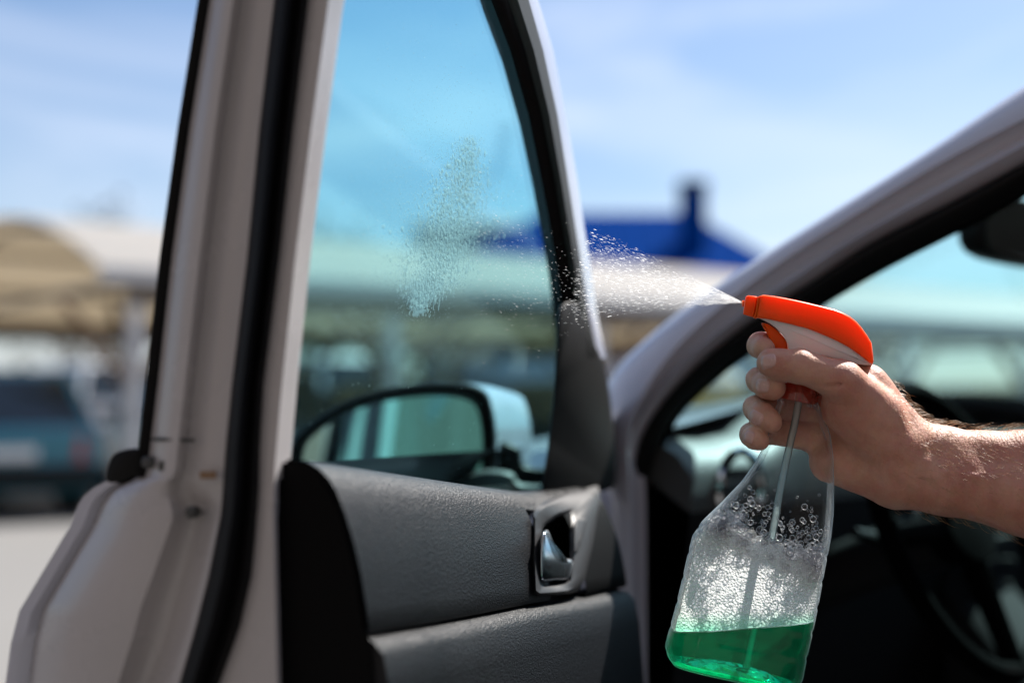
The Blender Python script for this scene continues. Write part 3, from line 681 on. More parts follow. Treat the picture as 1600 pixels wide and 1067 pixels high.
# ================================================================== THE OPEN DOOR (part of the car)
OD = W(435, 725, .80)
DU = Vector((.346, .938, 0)).normalized(); DWn = Vector((-DU.y, DU.x, 0)); TAU = .11
def DW(u, v, w): return OD + DU * u + Vector((0, 0, v)) + DWn * (w - TAU * max(v, 0))
def dpx(px, py, w):
    rd = ray(px, py); q0 = CAM - OD
    for tau in (TAU, 0.0):
        nn = DWn + Vector((0, 0, tau)); t = (w - nn.dot(q0)) / nn.dot(rd); q = q0 + rd * t
        if (q.z >= 0) == (tau > 0): break
    return q.dot(DU), q.z
def dpw(px, py, w): u, v = dpx(px, py, w); return DW(u, v, w)
def epx(px, py, u):
    rd = ray(px, py); q0 = CAM - OD; t = (u - q0.dot(DU)) / rd.dot(DU); q = q0 + rd * t
    return q.z, q.dot(DWn) + TAU * max(q.z, 0)
def epw(px, py, u): v, w = epx(px, py, u); return DW(u, v, w)
YS = [-420, -250, -120, 0, 100, 200, 300, 400, 500, 600, 660, 690, 720, 745]
YL = [745, 760, 785, 820, 860, 900, 950, 1000, 1067, 1150, 1300]
fx = {
 0: ([-420, 0, 200, 400, 600, 690, 745], [356, 306, 274, 246, 224, 214, 210]),
 1: ([-420, 0, 200, 400, 600, 690, 745], [372, 322, 290, 262, 240, 229, 222]),
 4: ([-420, 0, 200, 400, 600, 700, 800, 900, 980, 1067, 1150, 1300], [490, 428, 405, 386, 362, 352, 345, 325, 305, 280, 255, 205]),
 5: ([-420, 0, 200, 400, 600, 700, 760, 850, 900, 980, 1067, 1150, 1300], [540, 482, 458, 437, 412, 406, 405, 398, 393, 375, 343, 315, 260]),
 6: ([-420, 0, 200, 400, 600, 725, 800, 900, 1067, 1300], [605, 517, 490, 465, 444, 433, 430, 432, 436, 440]),
}
def FX(k, y): return interp(y, *fx[k])
def f0low(y): return interp(y, [745, 755, 765, 785, 820, 860, 900, 950, 1000, 1067, 1150, 1300], [205, 185, 166, 152, 138, 114, 90, 60, 47, 38, 30, 24])
def sect(y):
    x0 = FX(0, y) if y <= 745 else f0low(y); x1 = FX(1, y) if y < 745 else x0 + 7
    x4 = FX(4, y); x5 = FX(5, y); x6 = FX(6, y)
    low = min(1, max(0, (y - 690) / 110))
    s = []
    if y <= 745:
        s.append((x1, .040)); s.append((x1, .004))
        for t, u in ((.10, -.001), (.26, -.007), (.40, -.008), (.47, -.004), (.52, .002), (.60, .003), (.68, .000), (.85, -.001)):
            # relief softens into the flat lower end below the belt
            s.append((x1 + (x4 - x1) * t, u))
    else:
        s.append((x1, .060)); s.append((x1, .012))
        xb = 250; bl = min(1, (y - 745) / 60)
        for i, (t, u) in enumerate(((.10, -.001), (.26, -.007), (.40, -.008), (.47, -.004), (.52, .002), (.60, .003), (.68, .000), (.85, -.001))):
            ux = x1 + (x4 - x1) * t
            tl = (.04, .20, .45, .62, .70, .76, .84, .92)[i]; ul = (.004, -.004, -.010, -.007, .004, .010, .012, .006)[i]
            xl = x1 + (x4 - x1) * tl
            if y > 1000: xl = x1 + (x4 - x1) * (tl * (1 - (y - 1000) / 1500))
            s.append((ux + (xl - ux) * bl, u + (ul - u) * bl))
    s.append((x4, -.002)); s.append((x5, -.002)); s.append((x5 + (x6 - x5) * .5, -.004)); s.append((x6 - 3, -.003)); s.append((x6, .0))
    return s
def frange(lst, n):
    out = []
    for i in range(len(lst) - 1): out += list(np.linspace(lst[i], lst[i + 1], n, endpoint=False))
    return out + [lst[-1]]
def build_end(ys, last_u):
    rows = []
    for y in ys:
        s = sect(y); row = [epw(x, y, u) for x, u in s]
        v, w = epx(s[-1][0], y, 0.0)
        row.append(DW(last_u * .6, v, w)); row.append(DW(last_u, v, w + .001)); row.append(DW(last_u + .001, v, w + .016)); row.append(DW(last_u + .03, v, w + .03))
        rows.append(row)
    return rows
mb = MB(); rows = build_end(frange(YS, 2), .017) + build_end(frange(YL, 3)[1:], .004)
mb.loft(rows)
door = mb.build('door', 'paint_in', car, 70)
# outer skin below the belt
rows = []
for y in frange(YL, 2):
    v, w = epx(f0low(y), y, .02); rows.append([DW(.016, v, w - .012), DW(.006, v, w - .006), DW(.006, v, w + .003), DW(.03, v, w + .004), DW(.4, v, w + .012), DW(.74, v, w)])
mb = MB(); mb.loft(rows); mb.build('door_skin', 'paint', door, 60)
# black outer edge of the window frame
rows = []
for y in frange(YS, 2):
    x0 = FX(0, y); x1 = FX(1, y); v, w0 = epx(x0, y, .0); _, w1 = epx(x1, y, 0.)
    rows.append([DW(.03, v, w1 - .002), DW(.001, v, w1 - .002), DW(-.003, v, w1 + (w0 - w1) * .5), DW(.002, v, w0), DW(.05, v, w0 + .002)])
mb = MB(); mb.loft(rows); mb.build('frame_edge_strip', 'rubber', door, 70)
# belt moulding along the outside, its end seen as a black block
pts = smooth2d([(163, 752), (170, 716), (186, 703), (214, 700), (222, 716), (222, 735), (196, 752)], 3)
def blk(x, y, h):
    v, w = epx(x, y, 0.005); return DW(.005 + h, v - .105 * h, w)
puffy(pts, blk, 0, .70, (4, .004)).build('belt_moulding', 'rubber', door, 60)
mb = MB(); v0, w0 = epx(200, 752, .005); _, w1 = epx(430, 752, .005)
mb.loft([[DW(u, v0 - .02 - .105 * u, w0), DW(u, v0 - .016 - .105 * u, .034)] for u in (.006, .7)]); mb.build('belt_shelf', 'blackplastic', door)
# weather strip on the end face
rows = []
for y in frange(YS + YL[1:], 2):
    a = FX(4, y); b = FX(5, y); row = []
    for t in (0, .06, .18, .32, .46, .58, .66, .74, .84, .93, 1.0):
        hgt = .015 * math.sin(math.pi * min(1, t / .62)) ** .7 if t < .62 else .007 * math.sin(math.pi * (t - .62) / .38)
        row.append(epw(a + (b - a) * t, y, -.003 - max(hgt, 0)))
    rows.append(row)
mb = MB(); mb.loft(rows); mb.build('weather_strip', 'rubber', door, 70)
for x, y in ((232, 722), (258, 728), (300, 800)):
    c = epw(x, y, -.004); mb = MB(); mb.tube([c + DU * .004, c - DU * .002, c - DU * .003], [.0036, .0036, .0026], 12); mb.build('bolt', 'frame_grey', door)
mb = MB(); mb.tube([epw(x, 686 + (x - 240) * .03, -.0035 - .003 * math.sin((x - 238) / 66 * math.pi)) for x in range(238, 305, 6)], .0011, 6); mb.build('seam_sealer', 'frame_grey', door)
mb = MB(); mb.loft([[epw(x, y, -.0055) for x in (312, 326, 338)] for y in (736, 748)]); mb.build('plastic_plug', 'brace', door)
# --- window glass: inside the frame, tilted with it
gw = .010
gpx = [(425, 745), (445, 560), (470, 340), (505, 0), (540, -330), (620, -380), (740, -330), (790, -60), (812, 60), (840, 180), (862, 290), (884, 420), (896, 520), (890, 620), (880, 775), (800, 790), (620, 770)]
gl = [dpx(x, y, gw) for x, y in gpx]
mb = MB(); n_ = len(gl); th = .0035
mb.add([DW(u, v, gw) for u, v in gl] + [DW(u, v, gw + th) for u, v in gl], [tuple(range(n_)), tuple(range(n_, 2 * n_))[::-1]] + [(i, (i + 1) % n_, n_ + (i + 1) % n_, n_ + i) for i in range(n_)])
mb.build('window_glass', 'win', door)
# --- front upright of the window frame
gy = [-420, -250, -120, 0, 80, 180, 280, 350, 420, 480, 560]
ga = [640, 690, 734, 770, 800, 828, 848, 861, 872, 880, 884]
gb_ = [660, 712, 755, 792, 820, 846, 866, 878, 890, 897, 902]
gc = [690, 745, 790, 826, 849, 871, 887, 898, 909, 918, 934]
gd = [706, 762, 806, 841, 865, 885, 902, 912, 923, 931, 947]
rows = []; rub = []
for y in frange(gy, 2):
    xa, xb, xc_, xd = [interp(y, gy, g_) for g_ in (ga, gb_, gc, gd)]
    A_ = dpx(xa, y, .009); B_ = dpx(xb, y, .004); C_ = dpx(xc_, y, -.004); D_ = dpx(xd, y, .006)
    dd = dpx(xd, y, .006)
    rows.append([DW(B_[0] + .006, B_[1], .008), DW(B_[0] + .002, B_[1], .004), DW(B_[0] + .006, B_[1], -.002), DW(*dpx(xb + (xc_ - xb) * .5, y, -.004), -.004), DW(C_[0], C_[1], -.004), DW(*dpx(xc_ + (xd - xc_) * .55, y, -.003), -.003), DW(D_[0], D_[1], .006), DW(D_[0] + .002, D_[1], .025), DW(D_[0] - .004, D_[1], .034), DW(B_[0] + .03, B_[1], .034)])
    rub.append([DW(A_[0], A_[1], .0105), DW(A_[0] + .001, A_[1], .0065), DW(*dpx(xb - 3, y, .003), .003), DW(*dpx(xb + 1, y, .0022), .0022)])
mb = MB(); mb.loft([r[0:5] for r in rows]); mb.build('frame_inner_cover', 'frame_grey', door, 70)
mb = MB(); mb.loft([r[4:] for r in rows]); mb.build('frame_front_upright', 'paint', door, 70)
mb = MB(); mb.loft(rub); mb.build('glass_run_seal', 'rubber', door, 70)
# top rail of the frame (above the picture)
ta = DW(*dpx(640, -420, .0), .0); tb = DW(*dpx(605, -420, .0), .0)
v_, w_ = epx(500, -420, 0); mb = MB(); a = DW(0, v_, .02); b = DW(dpx(690, -420, .0)[0], dpx(690, -420, 0)[1], .02)
mb.tube([a, a.lerp(b, .5) + Vector((0, 0, .02)), b], .035, 10); mb.build('frame_top_rail', 'paint', door)
# sail panel
sp = smooth2d([(874, 480), (903, 474), (925, 520), (945, 570), (957, 650), (962, 745), (940, 768), (852, 776), (856, 700), (864, 620), (869, 540)], 3)
def dpl(x, y, h): return dpw(x, y, h)
def ppl(x, y, h): return ppw(x, y, h)
puffy(sp, dpl, .03, -.004, (4, .006)).build('mirror_sail', 'rubber', door, 60)
# --- trim panel (upper)
top_px = [(430, 713), (445, 716), (520, 727), (620, 742), (720, 757), (800, 768), (860, 765), (930, 755), (1000, 742)]
topl = [dpx(x, y, 0.0) for x, y in top_px]; TU = [q[0] for q in topl]; TV = [q[1] for q in topl]
seam_px = [(560, 988), (640, 975), (700, 965), (770, 952), (840, 938), (920, 926), (990, 912)]
seaml = [dpx(x, y, -.058) for x, y in seam_px]; SU = [q[0] for q in seaml]; SV = [q[1] for q in seaml]
prof_px = [(446, 716), (462, 715), (480, 718), (500, 730), (515, 746), (527, 766), (540, 800), (555, 850), (566, 900), (574, 950), (578, 984)]
prof = [epx(x, y, .012) for x, y in prof_px]
v0, v1 = prof[1][0], prof[-1][0]
PF = [((v0 - v) / (v0 - v1), w) for v, w in prof]
def trim_rows(us):
    rows = []
    for u in us:
        vt = interp(u, TU, TV); vs = interp(u, SU, SV)
        dep = interp(u, [0, .3, .55, .8], [1, 1.0, 1.0, .95])
        row = [DW(u, vt - .002, .016)]
        for f, w in PF: row.append(DW(u, vt + (vs - vt) * f, w * dep))
        row.append(DW(u, vs - .003, PF[-1][1] * dep + .002)); row.append(DW(u, vs - .003, PF[-1][1] * dep + .03))
        rows.append(row)
    return rows
uA = dpx(836, 860, -.058)[0] + .055; uB = dpx(928, 860, -.058)[0]; uE = dpx(990, 860, -.058)[0]
r1 = trim_rows([.010, .011] + list(np.linspace(.012, uA, 26)))
# rounded leading edge: pull the very first row in
r1[0] = [p.lerp(sum(r1[0], Vector()) / len(r1[0]), .05) + DU * .003 for p in r1[0]]
mb = MB(); mb.loft(r1); mb.f.append(tuple(range(len(r1[0])))); mb.build('trim_panel', 'trim', door, 50)
r2 = trim_rows(list(np.linspace(uB, uE, 8))); mb = MB(); mb.loft(r2); mb.f.append(tuple((len(r2) - 1) * len(r2[0]) + k for k in range(len(r2[0])))); mb.build('hinge_side_trim', 'trim_smooth', door, 50)
r3 = trim_rows(list(np.linspace(uA, uE, 12))); mb = MB(); mb.loft([r[:7] for r in r3]); mb.build('trim_top_bridge', 'trim', door, 50)
# --- lower panel
rows = []
for u in [.008] + list(np.linspace(.010, uE - .01, 20)):
    vs = interp(u, SU, SV) - .004; row = []
    for dv, w in ((.0, -.02), (.0, -.045), (-.003, -.056), (-.010, -.062), (-.03, -.066), (-.08, -.070), (-.15, -.070), (-.30, -.066), (-.42, -.05)):
        row.append(DW(u, vs + dv, w * interp(u, [0, .5, .8], [1, 1, .95])))
    rows.append(row)
mb = MB(); mb.loft(rows); mb.f.append(tuple(range(len(rows[0])))); mb.build('lower_trim_panel', 'trim', door, 50)
# cap closing the trim end; the end's shade is put into a blacker material
mb = MB(); pts = [epx(x, y, .006) for x, y in ((437, 722), (470, 724), (498, 740), (530, 800), (556, 900), (568, 985), (579, 1000), (582, 1067), (582, 1300), (438, 1300), (434, 1067), (431, 900))]
q = [DW(.006, v, w) for v, w in pts]; q2 = [DW(.03, v - .008, w * .7 + .012) for v, w in pts]; n_ = len(q)
mb.add(q + q2, [tuple(range(n_))] + [(i, (i + 1) % n_, n_ + (i + 1) % n_, n_ + i) for i in range(n_)]); mb.build('trim_end_cap', 'trim_smooth', door, 40)
# --- inside handle
def panel_w(u, v):
    vt = interp(u, TU, TV); vs = interp(u, SU, SV); f = min(1, max(0, (vt - v) / (vt - vs)))
    return interp(f, [q[0] for q in PF], [q[1] for q in PF])
def ppw(x, y, dw):
    w = -.05
    for _ in range(6):
        u, v = dpx(x, y, w); w = w * .3 + (panel_w(u, v) + dw) * .7
    u, v = dpx(x, y, w); return DW(u, v, w)
outer = [(833, 803), (838, 792), (852, 782), (890, 768), (934, 757), (938, 772), (934, 800), (926, 850), (915, 900), (905, 922), (890, 927), (870, 929), (840, 931), (834, 926), (832, 870)]
inner = [(846, 830), (848, 824), (855, 817), (870, 808), (887, 803), (890, 806), (891, 815), (891, 850), (890, 890), (889, 903), (884, 909), (870, 912), (852, 914), (847, 911), (845, 870)]
mid1 = [(a[0] * .72 + b[0] * .28, a[1] * .72 + b[1] * .28) for a, b in zip(outer, inner)]
mid2 = [(a[0] * .2 + b[0] * .8, a[1] * .2 + b[1] * .8) for a, b in zip(outer, inner)]
mb = MB(); mb.loft([[ppw(x, y, w) for x, y in poly] for poly, w in ((outer, .006), (outer, -.001), (mid1, -.005), (mid2, -.003), (inner, .001), (inner, .03))], closed=True)
bz = mb.build('handle_bezel', 'bezel', door, 45)
mb = MB(); q = [dpw(x, y, -.016) for x, y in [(838, 808), (900, 800), (900, 916), (838, 920)]]; q2 = [dpw(x, y, -.008) for x, y in [(838, 808), (900, 800), (900, 916), (838, 920)]]
mb.add(q + q2, [(0, 1, 2, 3), (7, 6, 5, 4), (0, 4, 5, 1), (1, 5, 6, 2), (2, 6, 7, 3), (3, 7, 4, 0)]); mb.build('handle_recess', 'interior', door)
hp_ = smooth2d([(846, 836), (850, 829), (856, 829), (861, 840), (868, 862), (876, 872), (892, 874), (895, 882), (893, 898), (886, 905), (866, 907), (846, 908), (843, 890), (843, 860)], 3)
puffy(hp_, dpl, -.030, -.0545, (5, .007)).build('inside_handle', 'silver', door, 60)
lk = smooth2d([(898, 815), (908, 810), (916, 812), (912, 830), (903, 860), (897, 858)], 3)
puffy(lk, lambda x, y, h: ppw(x, y, h), .0, -.006, (2.5, .002)).build('lock_button', 'bezel', door, 60)
# --- wing mirror outside the glass
def mpx(x, y, h): return W(x, y, 1.45 + h)
rim_o = smooth2d([(452, 702), (470, 672), (520, 636), (580, 612), (650, 599), (710, 597), (752, 606), (768, 630), (776, 690), (768, 755), (735, 795), (640, 806), (520, 796), (456, 755)], 4)
rows = []
for k, h in ((.985, .004), (.995, .02), (.975, .07), (.88, .12), (.68, .155), (.3, .17)):
    cx = 630 + (70 if h > .05 else 0) * (h - .05) / .12; cy = 690
    rows.append([mpx(cx + (x - 630) * k + h * 260 * (1 if x > 630 else .3), cy + (y - 690) * k, h) for x, y in rim_o])
mb = MB(); mb.loft(rows, closed=True, caps=False); mb.f.append(tuple((len(rows) - 1) * len(rim_o) + k for k in range(len(rim_o)))); mh = mb.build('mirror_housing', 'paint', door, 60)
rin = [(626 + (x - 628) * .87, 702 + (y - 700) * .86) for x, y in rim_o]
mb = MB(); mb.loft([[mpx(x, y, .004) for x, y in rim_o], [mpx(x, y, -.008) for x, y in poly_inset(rim_o, 4)], [mpx(x, y, -.007) for x, y in poly_inset(rin, -2)], [mpx(x, y, .012) for x, y in rin], [mpx(x, y, .02) for x, y in rin]], closed=True); mb.build('mirror_rim', 'trim_smooth', door, 60)
# mirror glass turned a little towards the door
def mg(x, y): return W(x, y, 1.462 - (y - 690) * .000085 + (x - 630) * .00003)
mb = MB(); q = [mg(x, y) for x, y in poly_inset(rin, 1)]; mb.add(q, [tuple(range(len(q)))]); mb.build('mirror_glass', 'mirror', door)
arm = smooth2d([(690, 768), (720, 745), (760, 733), (800, 738), (815, 755), (880, 760), (890, 790), (800, 800), (700, 790)], 3)
puffy(arm, lambda x, y, h: W(x, y, 1.40 + h), 0, .1, (8, .02)).build('mirror_arm', 'frame_grey', door, 60)
arm2 = smooth2d([(770, 690), (812, 700), (822, 728), (890, 735), (900, 762), (820, 768), (780, 752)], 3)
puffy(arm2, lambda x, y, h: W(x, y, 1.47 + h), 0, .07, (6, .015)).build('mirror_foot', 'blackplastic', door, 60)

# ================================================================== SPRAY BOTTLE
M['bottle'] = None
def bottle_mat():
    m, n, l, out = newmat('clear_bottle_plastic')
    tr = n.new('ShaderNodeBsdfTransparent'); tr.inputs['Color'].default_value = (.985, .992, .995, 1)
    gl = n.new('ShaderNodeBsdfGlossy'); gl.inputs['Roughness'].default_value = .05
    tl = n.new('ShaderNodeBsdfTranslucent'); tl.inputs['Color'].default_value = (.78, .9, .97, 1)
    lw = n.new('ShaderNodeLayerWeight'); lw.inputs['Blend'].default_value = .35
    tc = n.new('ShaderNodeTexCoord'); no = n.new('ShaderNodeTexNoise'); no.inputs['Scale'].default_value = 55; no.inputs['Detail'].default_value = 1
    mp = n.new('ShaderNodeMapping'); mp.inputs['Scale'].default_value = (1, 1, .25); l.new(tc.outputs['Object'], mp.inputs[0]); l.new(mp.outputs[0], no.inputs['Vector'])
    bp = n.new('ShaderNodeBump'); bp.inputs['Strength'].default_value = .55; bp.inputs['Distance'].default_value = .002; l.new(no.outputs['Fac'], bp.inputs['Height'])
    l.new(bp.outputs[0], gl.inputs['Normal']); l.new(bp.outputs[0], lw.inputs['Normal'])
    pw = n.new('ShaderNodeMath'); pw.operation = 'POWER'; pw.inputs[1].default_value = 2.2; l.new(lw.outputs['Facing'], pw.inputs[0])
    m1 = n.new('ShaderNodeMath'); m1.operation = 'MULTIPLY'; m1.inputs[1].default_value = 1.0; l.new(pw.outputs[0], m1.inputs[0])  # pale blue at grazing edges stands in for sun refracted in the walls
    x1 = n.new('ShaderNodeMixShader'); df = n.new('ShaderNodeBsdfDiffuse'); df.inputs['Color'].default_value = (.75, .88, .95, 1); hf_ = n.new('ShaderNodeMixShader'); l.new(tl.outputs[0], hf_.inputs[1]); l.new(df.outputs[0], hf_.inputs[2])
    l.new(m1.outputs[0], x1.inputs[0]); l.new(tr.outputs[0], x1.inputs[1]); l.new(hf_.outputs[0], x1.inputs[2])
    fr = n.new('ShaderNodeFresnel'); fr.inputs['IOR'].default_value = 1.45; l.new(bp.outputs[0], fr.inputs['Normal'])
    fm = n.new('ShaderNodeMath'); fm.operation = 'MULTIPLY'; fm.inputs[1].default_value = .38; l.new(fr.outputs[0], fm.inputs[0])
    x2 = n.new('ShaderNodeMixShader'); l.new(fm.outputs[0], x2.inputs[0]); l.new(x1.outputs[0], x2.inputs[1]); l.new(gl.outputs[0], x2.inputs[2])
    l.new(x2.outputs[0], out.inputs['Surface']); return m
M['bottle'] = bottle_mat()
M['liquid'] = mixed('green_cleaning_liquid', [(.74, 'transparent', (.02, .84, .55), 0), (.17, 'refraction', (.02, .72, .44), .02), (.09, 'translucent', (.002, .60, .34), 1)], fres=.8, fior=1.33)
M['caustic'] = mixed('caustic_green_base', [(.55, 'translucent', (.25, .98, .70), 1), (.3, 'diffuse', (.25, .95, .65), 1), (.15, 'transparent', (.2, .9, .6), 0)], fres=1.0, bump=.8, bscale=140)  # sun caustic put into the colour as a bright green
FO_A, FO_B, FO_E = .95, .66, .5
def foam_mat():
    m, n, l, out = newmat('white_soap_foam')
    tc = n.new('ShaderNodeTexCoord')
    v1 = n.new('ShaderNodeTexVoronoi'); v1.feature = 'DISTANCE_TO_EDGE'; v1.inputs['Scale'].default_value = 300
    v2 = n.new('ShaderNodeTexVoronoi'); v2.feature = 'DISTANCE_TO_EDGE'; v2.inputs['Scale'].default_value = 750
    v3 = n.new('ShaderNodeTexVoronoi'); v3.inputs['Scale'].default_value = 640
    no = n.new('ShaderNodeTexNoise'); no.inputs['Scale'].default_value = 55; no.inputs['Detail'].default_value = 5
    for v in (v1, v2, v3, no): l.new(tc.outputs['Object'], v.inputs['Vector'])
    def mrange(o, a, b, c, d):
        q = n.new('ShaderNodeMapRange'); q.inputs['From Min'].default_value = a; q.inputs['From Max'].default_value = b; q.inputs['To Min'].default_value = c; q.inputs['To Max'].default_value = d; l.new(o, q.inputs[0]); return q.outputs[0]
    sx = n.new('ShaderNodeSeparateXYZ'); l.new(tc.outputs['Object'], sx.inputs[0])
    # green liquid drawn up into the lowest bubbles
    za = n.new('ShaderNodeMath'); za.operation = 'MULTIPLY_ADD'; za.inputs[1].default_value = .012; l.new(no.outputs['Fac'], za.inputs[0]); l.new(sx.outputs['Z'], za.inputs[2])
    c1 = n.new('ShaderNodeMixRGB'); c1.inputs[1].default_value = (.97, .97, .97, 1); c1.inputs[2].default_value = (.35, .92, .66, 1); l.new(mrange(za.outputs[0], FOAM_Z, FOAM_Z + .014, 1, 0), c1.inputs[0])
    bp = n.new('ShaderNodeBump'); bp.invert = True; bp.inputs['Strength'].default_value = .7; bp.inputs['Distance'].default_value = .0017; l.new(v3.outputs['Distance'], bp.inputs['Height'])
    tl = n.new('ShaderNodeBsdfTranslucent'); df = n.new('ShaderNodeBsdfDiffuse')
    for q in (tl, df): l.new(c1.outputs[0], q.inputs['Color']); l.new(bp.outputs[0], q.inputs['Normal'])
    hw_ = n.new('ShaderNodeMixShader'); hw_.inputs[0].default_value = .16; l.new(tl.outputs[0], hw_.inputs[1]); l.new(df.outputs[0], hw_.inputs[2])
    tr = n.new('ShaderNodeBsdfTransparent'); l.new(c1.outputs[0], tr.inputs['Color'])
    # bubble walls are white, bubble middles clearer; coarser and clearer towards the top
    e1 = mrange(v1.outputs['Distance'], .0, .16, .30 * FO_E, 0); e2 = mrange(v2.outputs['Distance'], .0, .2, .22 * FO_E, 0)
    a1 = n.new('ShaderNodeMath'); l.new(e1, a1.inputs[0]); l.new(e2, a1.inputs[1])
    hh = n.new('ShaderNodeMath'); hh.operation = 'MULTIPLY_ADD'; hh.inputs[1].default_value = -.03; l.new(no.outputs['Fac'], hh.inputs[0]); l.new(sx.outputs['Z'], hh.inputs[2])
    a2 = n.new('ShaderNodeMath'); l.new(a1.outputs[0], a2.inputs[0]); l.new(mrange(hh.outputs[0], FOAM_Z + .015, FOAM_Z + .06, FO_A, FO_B), a2.inputs[1]); a2.use_clamp = True
    mx = n.new('ShaderNodeMixShader'); l.new(a2.outputs[0], mx.inputs[0]); l.new(tr.outputs[0], mx.inputs[1]); l.new(hw_.outputs[0], mx.inputs[2])
    gl = n.new('ShaderNodeBsdfGlossy'); gl.inputs['Roughness'].default_value = .12; l.new(bp.outputs[0], gl.inputs['Normal'])
    m2 = n.new('ShaderNodeMixShader'); m2.inputs[0].default_value = .04; l.new(mx.outputs[0], m2.inputs[1]); l.new(gl.outputs[0], m2.inputs[2])
    l.new(m2.outputs[0], out.inputs['Surface']); return m
FOAM_Z = W(1160, 976, 1.0).z - W(1150, 1060, 1.0).z + .004
M['foam'] = foam_mat()
def bubble_mat():
    m, n, l, out = newmat('soap_bubble_film')
    tr = n.new('ShaderNodeBsdfTransparent'); tr.inputs['Color'].default_value = (.99, .99, 1, 1)
    tl = n.new('ShaderNodeBsdfTranslucent'); tl.inputs['Color'].default_value = (.97, .98, 1, 1); df = n.new('ShaderNodeBsdfDiffuse'); df.inputs['Color'].default_value = (.97, .98, 1, 1)
    h = n.new('ShaderNodeMixShader'); h.inputs[0].default_value = .4; l.new(tl.outputs[0], h.inputs[1]); l.new(df.outputs[0], h.inputs[2])
    lw = n.new('ShaderNodeLayerWeight'); lw.inputs['Blend'].default_value = .4
    p = n.new('ShaderNodeMath'); p.operation = 'POWER'; p.inputs[1].default_value = 3.0; l.new(lw.outputs['Facing'], p.inputs[0])
    q = n.new('ShaderNodeMath'); q.operation = 'MULTIPLY_ADD'; q.inputs[1].default_value = .85; q.inputs[2].default_value = .005; l.new(p.outputs[0], q.inputs[0])
    x1 = n.new('ShaderNodeMixShader'); l.new(q.outputs[0], x1.inputs[0]); l.new(tr.outputs[0], x1.inputs[1]); l.new(h.outputs[0], x1.inputs[2])
    gl = n.new('ShaderNodeBsdfGlossy'); gl.inputs['Roughness'].default_value = .12; fr = n.new('ShaderNodeFresnel'); fr.inputs['IOR'].default_value = 1.33
    fm = n.new('ShaderNodeMath'); fm.operation = 'MULTIPLY'; fm.inputs[1].default_value = .8; l.new(fr.outputs[0], fm.inputs[0])
    x2 = n.new('ShaderNodeMixShader'); l.new(fm.outputs[0], x2.inputs[0]); l.new(x1.outputs[0], x2.inputs[1]); l.new(gl.outputs[0], x2.inputs[2]); l.new(x2.outputs[0], out.inputs['Surface']); return m
M['bubble'] = bubble_mat()
M['tube'] = mixed('milky_tube_plastic', [(.19, 'translucent', (.85, .97, .96), 1), (.11, 'diffuse', (.82, .93, .93), 1), (.70, 'transparent', (.85, .95, .95), 0)], fres=1.0, fior=1.45)
M['collar'] = mixed('clear_red_collar', [(.66, 'transparent', (.95, .25, .18), 0), (.16, 'translucent', (.85, .12, .06), 1), (.12, 'diffuse', (.7, .10, .05), 1)], fres=1.6, fior=1.5)

BO = (1245.0, 612.0); BA = Vector((-.205, .979)); BB = Vector((.979, .205))
def to_ab(x, y): d = Vector((x - BO[0], y - BO[1])); return d.dot(BA), d.dot(BB)
def bt(a, b, dy):
    """bottle coordinates in photo pixels at 1 m (a along the axis, b to the right), dy in mm towards the back"""
    q = BA * a + BB * b; return W(BO[0] + q.x, BO[1] + q.y, 1.0) + FWD * (dy * .001)
left = [(1217, 600), (1216, 625), (1208, 652), (1197, 690), (1181, 722), (1160, 752), (1128, 786), (1098, 815), (1083, 838), (1075, 870), (1066, 910), (1055, 955), (1045, 990), (1040, 1010), (1042, 1030)]
right = [(1273, 606), (1277, 628), (1288, 652), (1297, 680), (1301, 710), (1302, 760), (1301, 800), (1297, 836), (1287, 885), (1277, 940), (1268, 985), (1260, 1020), (1252, 1060), (1247, 1085)]
la = [to_ab(*p) for p in left]; ra = [to_ab(*p) for p in right]
AMAX = 455.0
def bl_(a): return interp(a, [q[0] for q in la], [q[1] for q in la])
def br_(a): return interp(a, [q[0] for q in ra], [q[1] for q in ra])
def bh_(a): return interp(a, [0, 30, 80, 150, 220, 280, 455], [13, 13.5, 15.5, 18, 20, 21, 21])
def bsec(a, inset=0.0, n=56, ridge=True):
    """one cross-section ring: list of (b, dy)"""
    l0, r0, h = bl_(a) + inset / .45, br_(a) - inset / .45, bh_(a) - inset
    c = (l0 + r0) / 2; w = (r0 - l0) / 2; ex = 2 / interp(a, [0, 60, 240], [2.0, 2.2, 3.2])
    k = 1.0
    if ridge and 236 < a < 448:
        k = 1 - .014 * max(0, math.cos((a - 240) / 40 * 2 * math.pi)) ** 6
    if a > 438: k *= 1 - .10 * ((a - 438) / 17) ** 2
    out = []
    for i in range(n):
        q = 2 * math.pi * i / n; cx = math.cos(q); sy = math.sin(q)
        out.append((c + w * k * math.copysign(abs(cx) ** ex, cx), h * (1 - (1 - k) * 1.3) * math.copysign(abs(sy) ** ex, sy)))
    return out
bp_ = W(1150, 1060, 1.0)
sb = empty('spray_bottle', bp_, 'clear trigger spray bottle with orange head, green liquid and white foam', 'spray bottle')
alist = list(np.linspace(2, 236, 40)) + list(np.linspace(240, 448, 70)) + [451, 453.5, 455]
rows = [[bt(a, b, d) for b, d in bsec(a)] for a in alist]
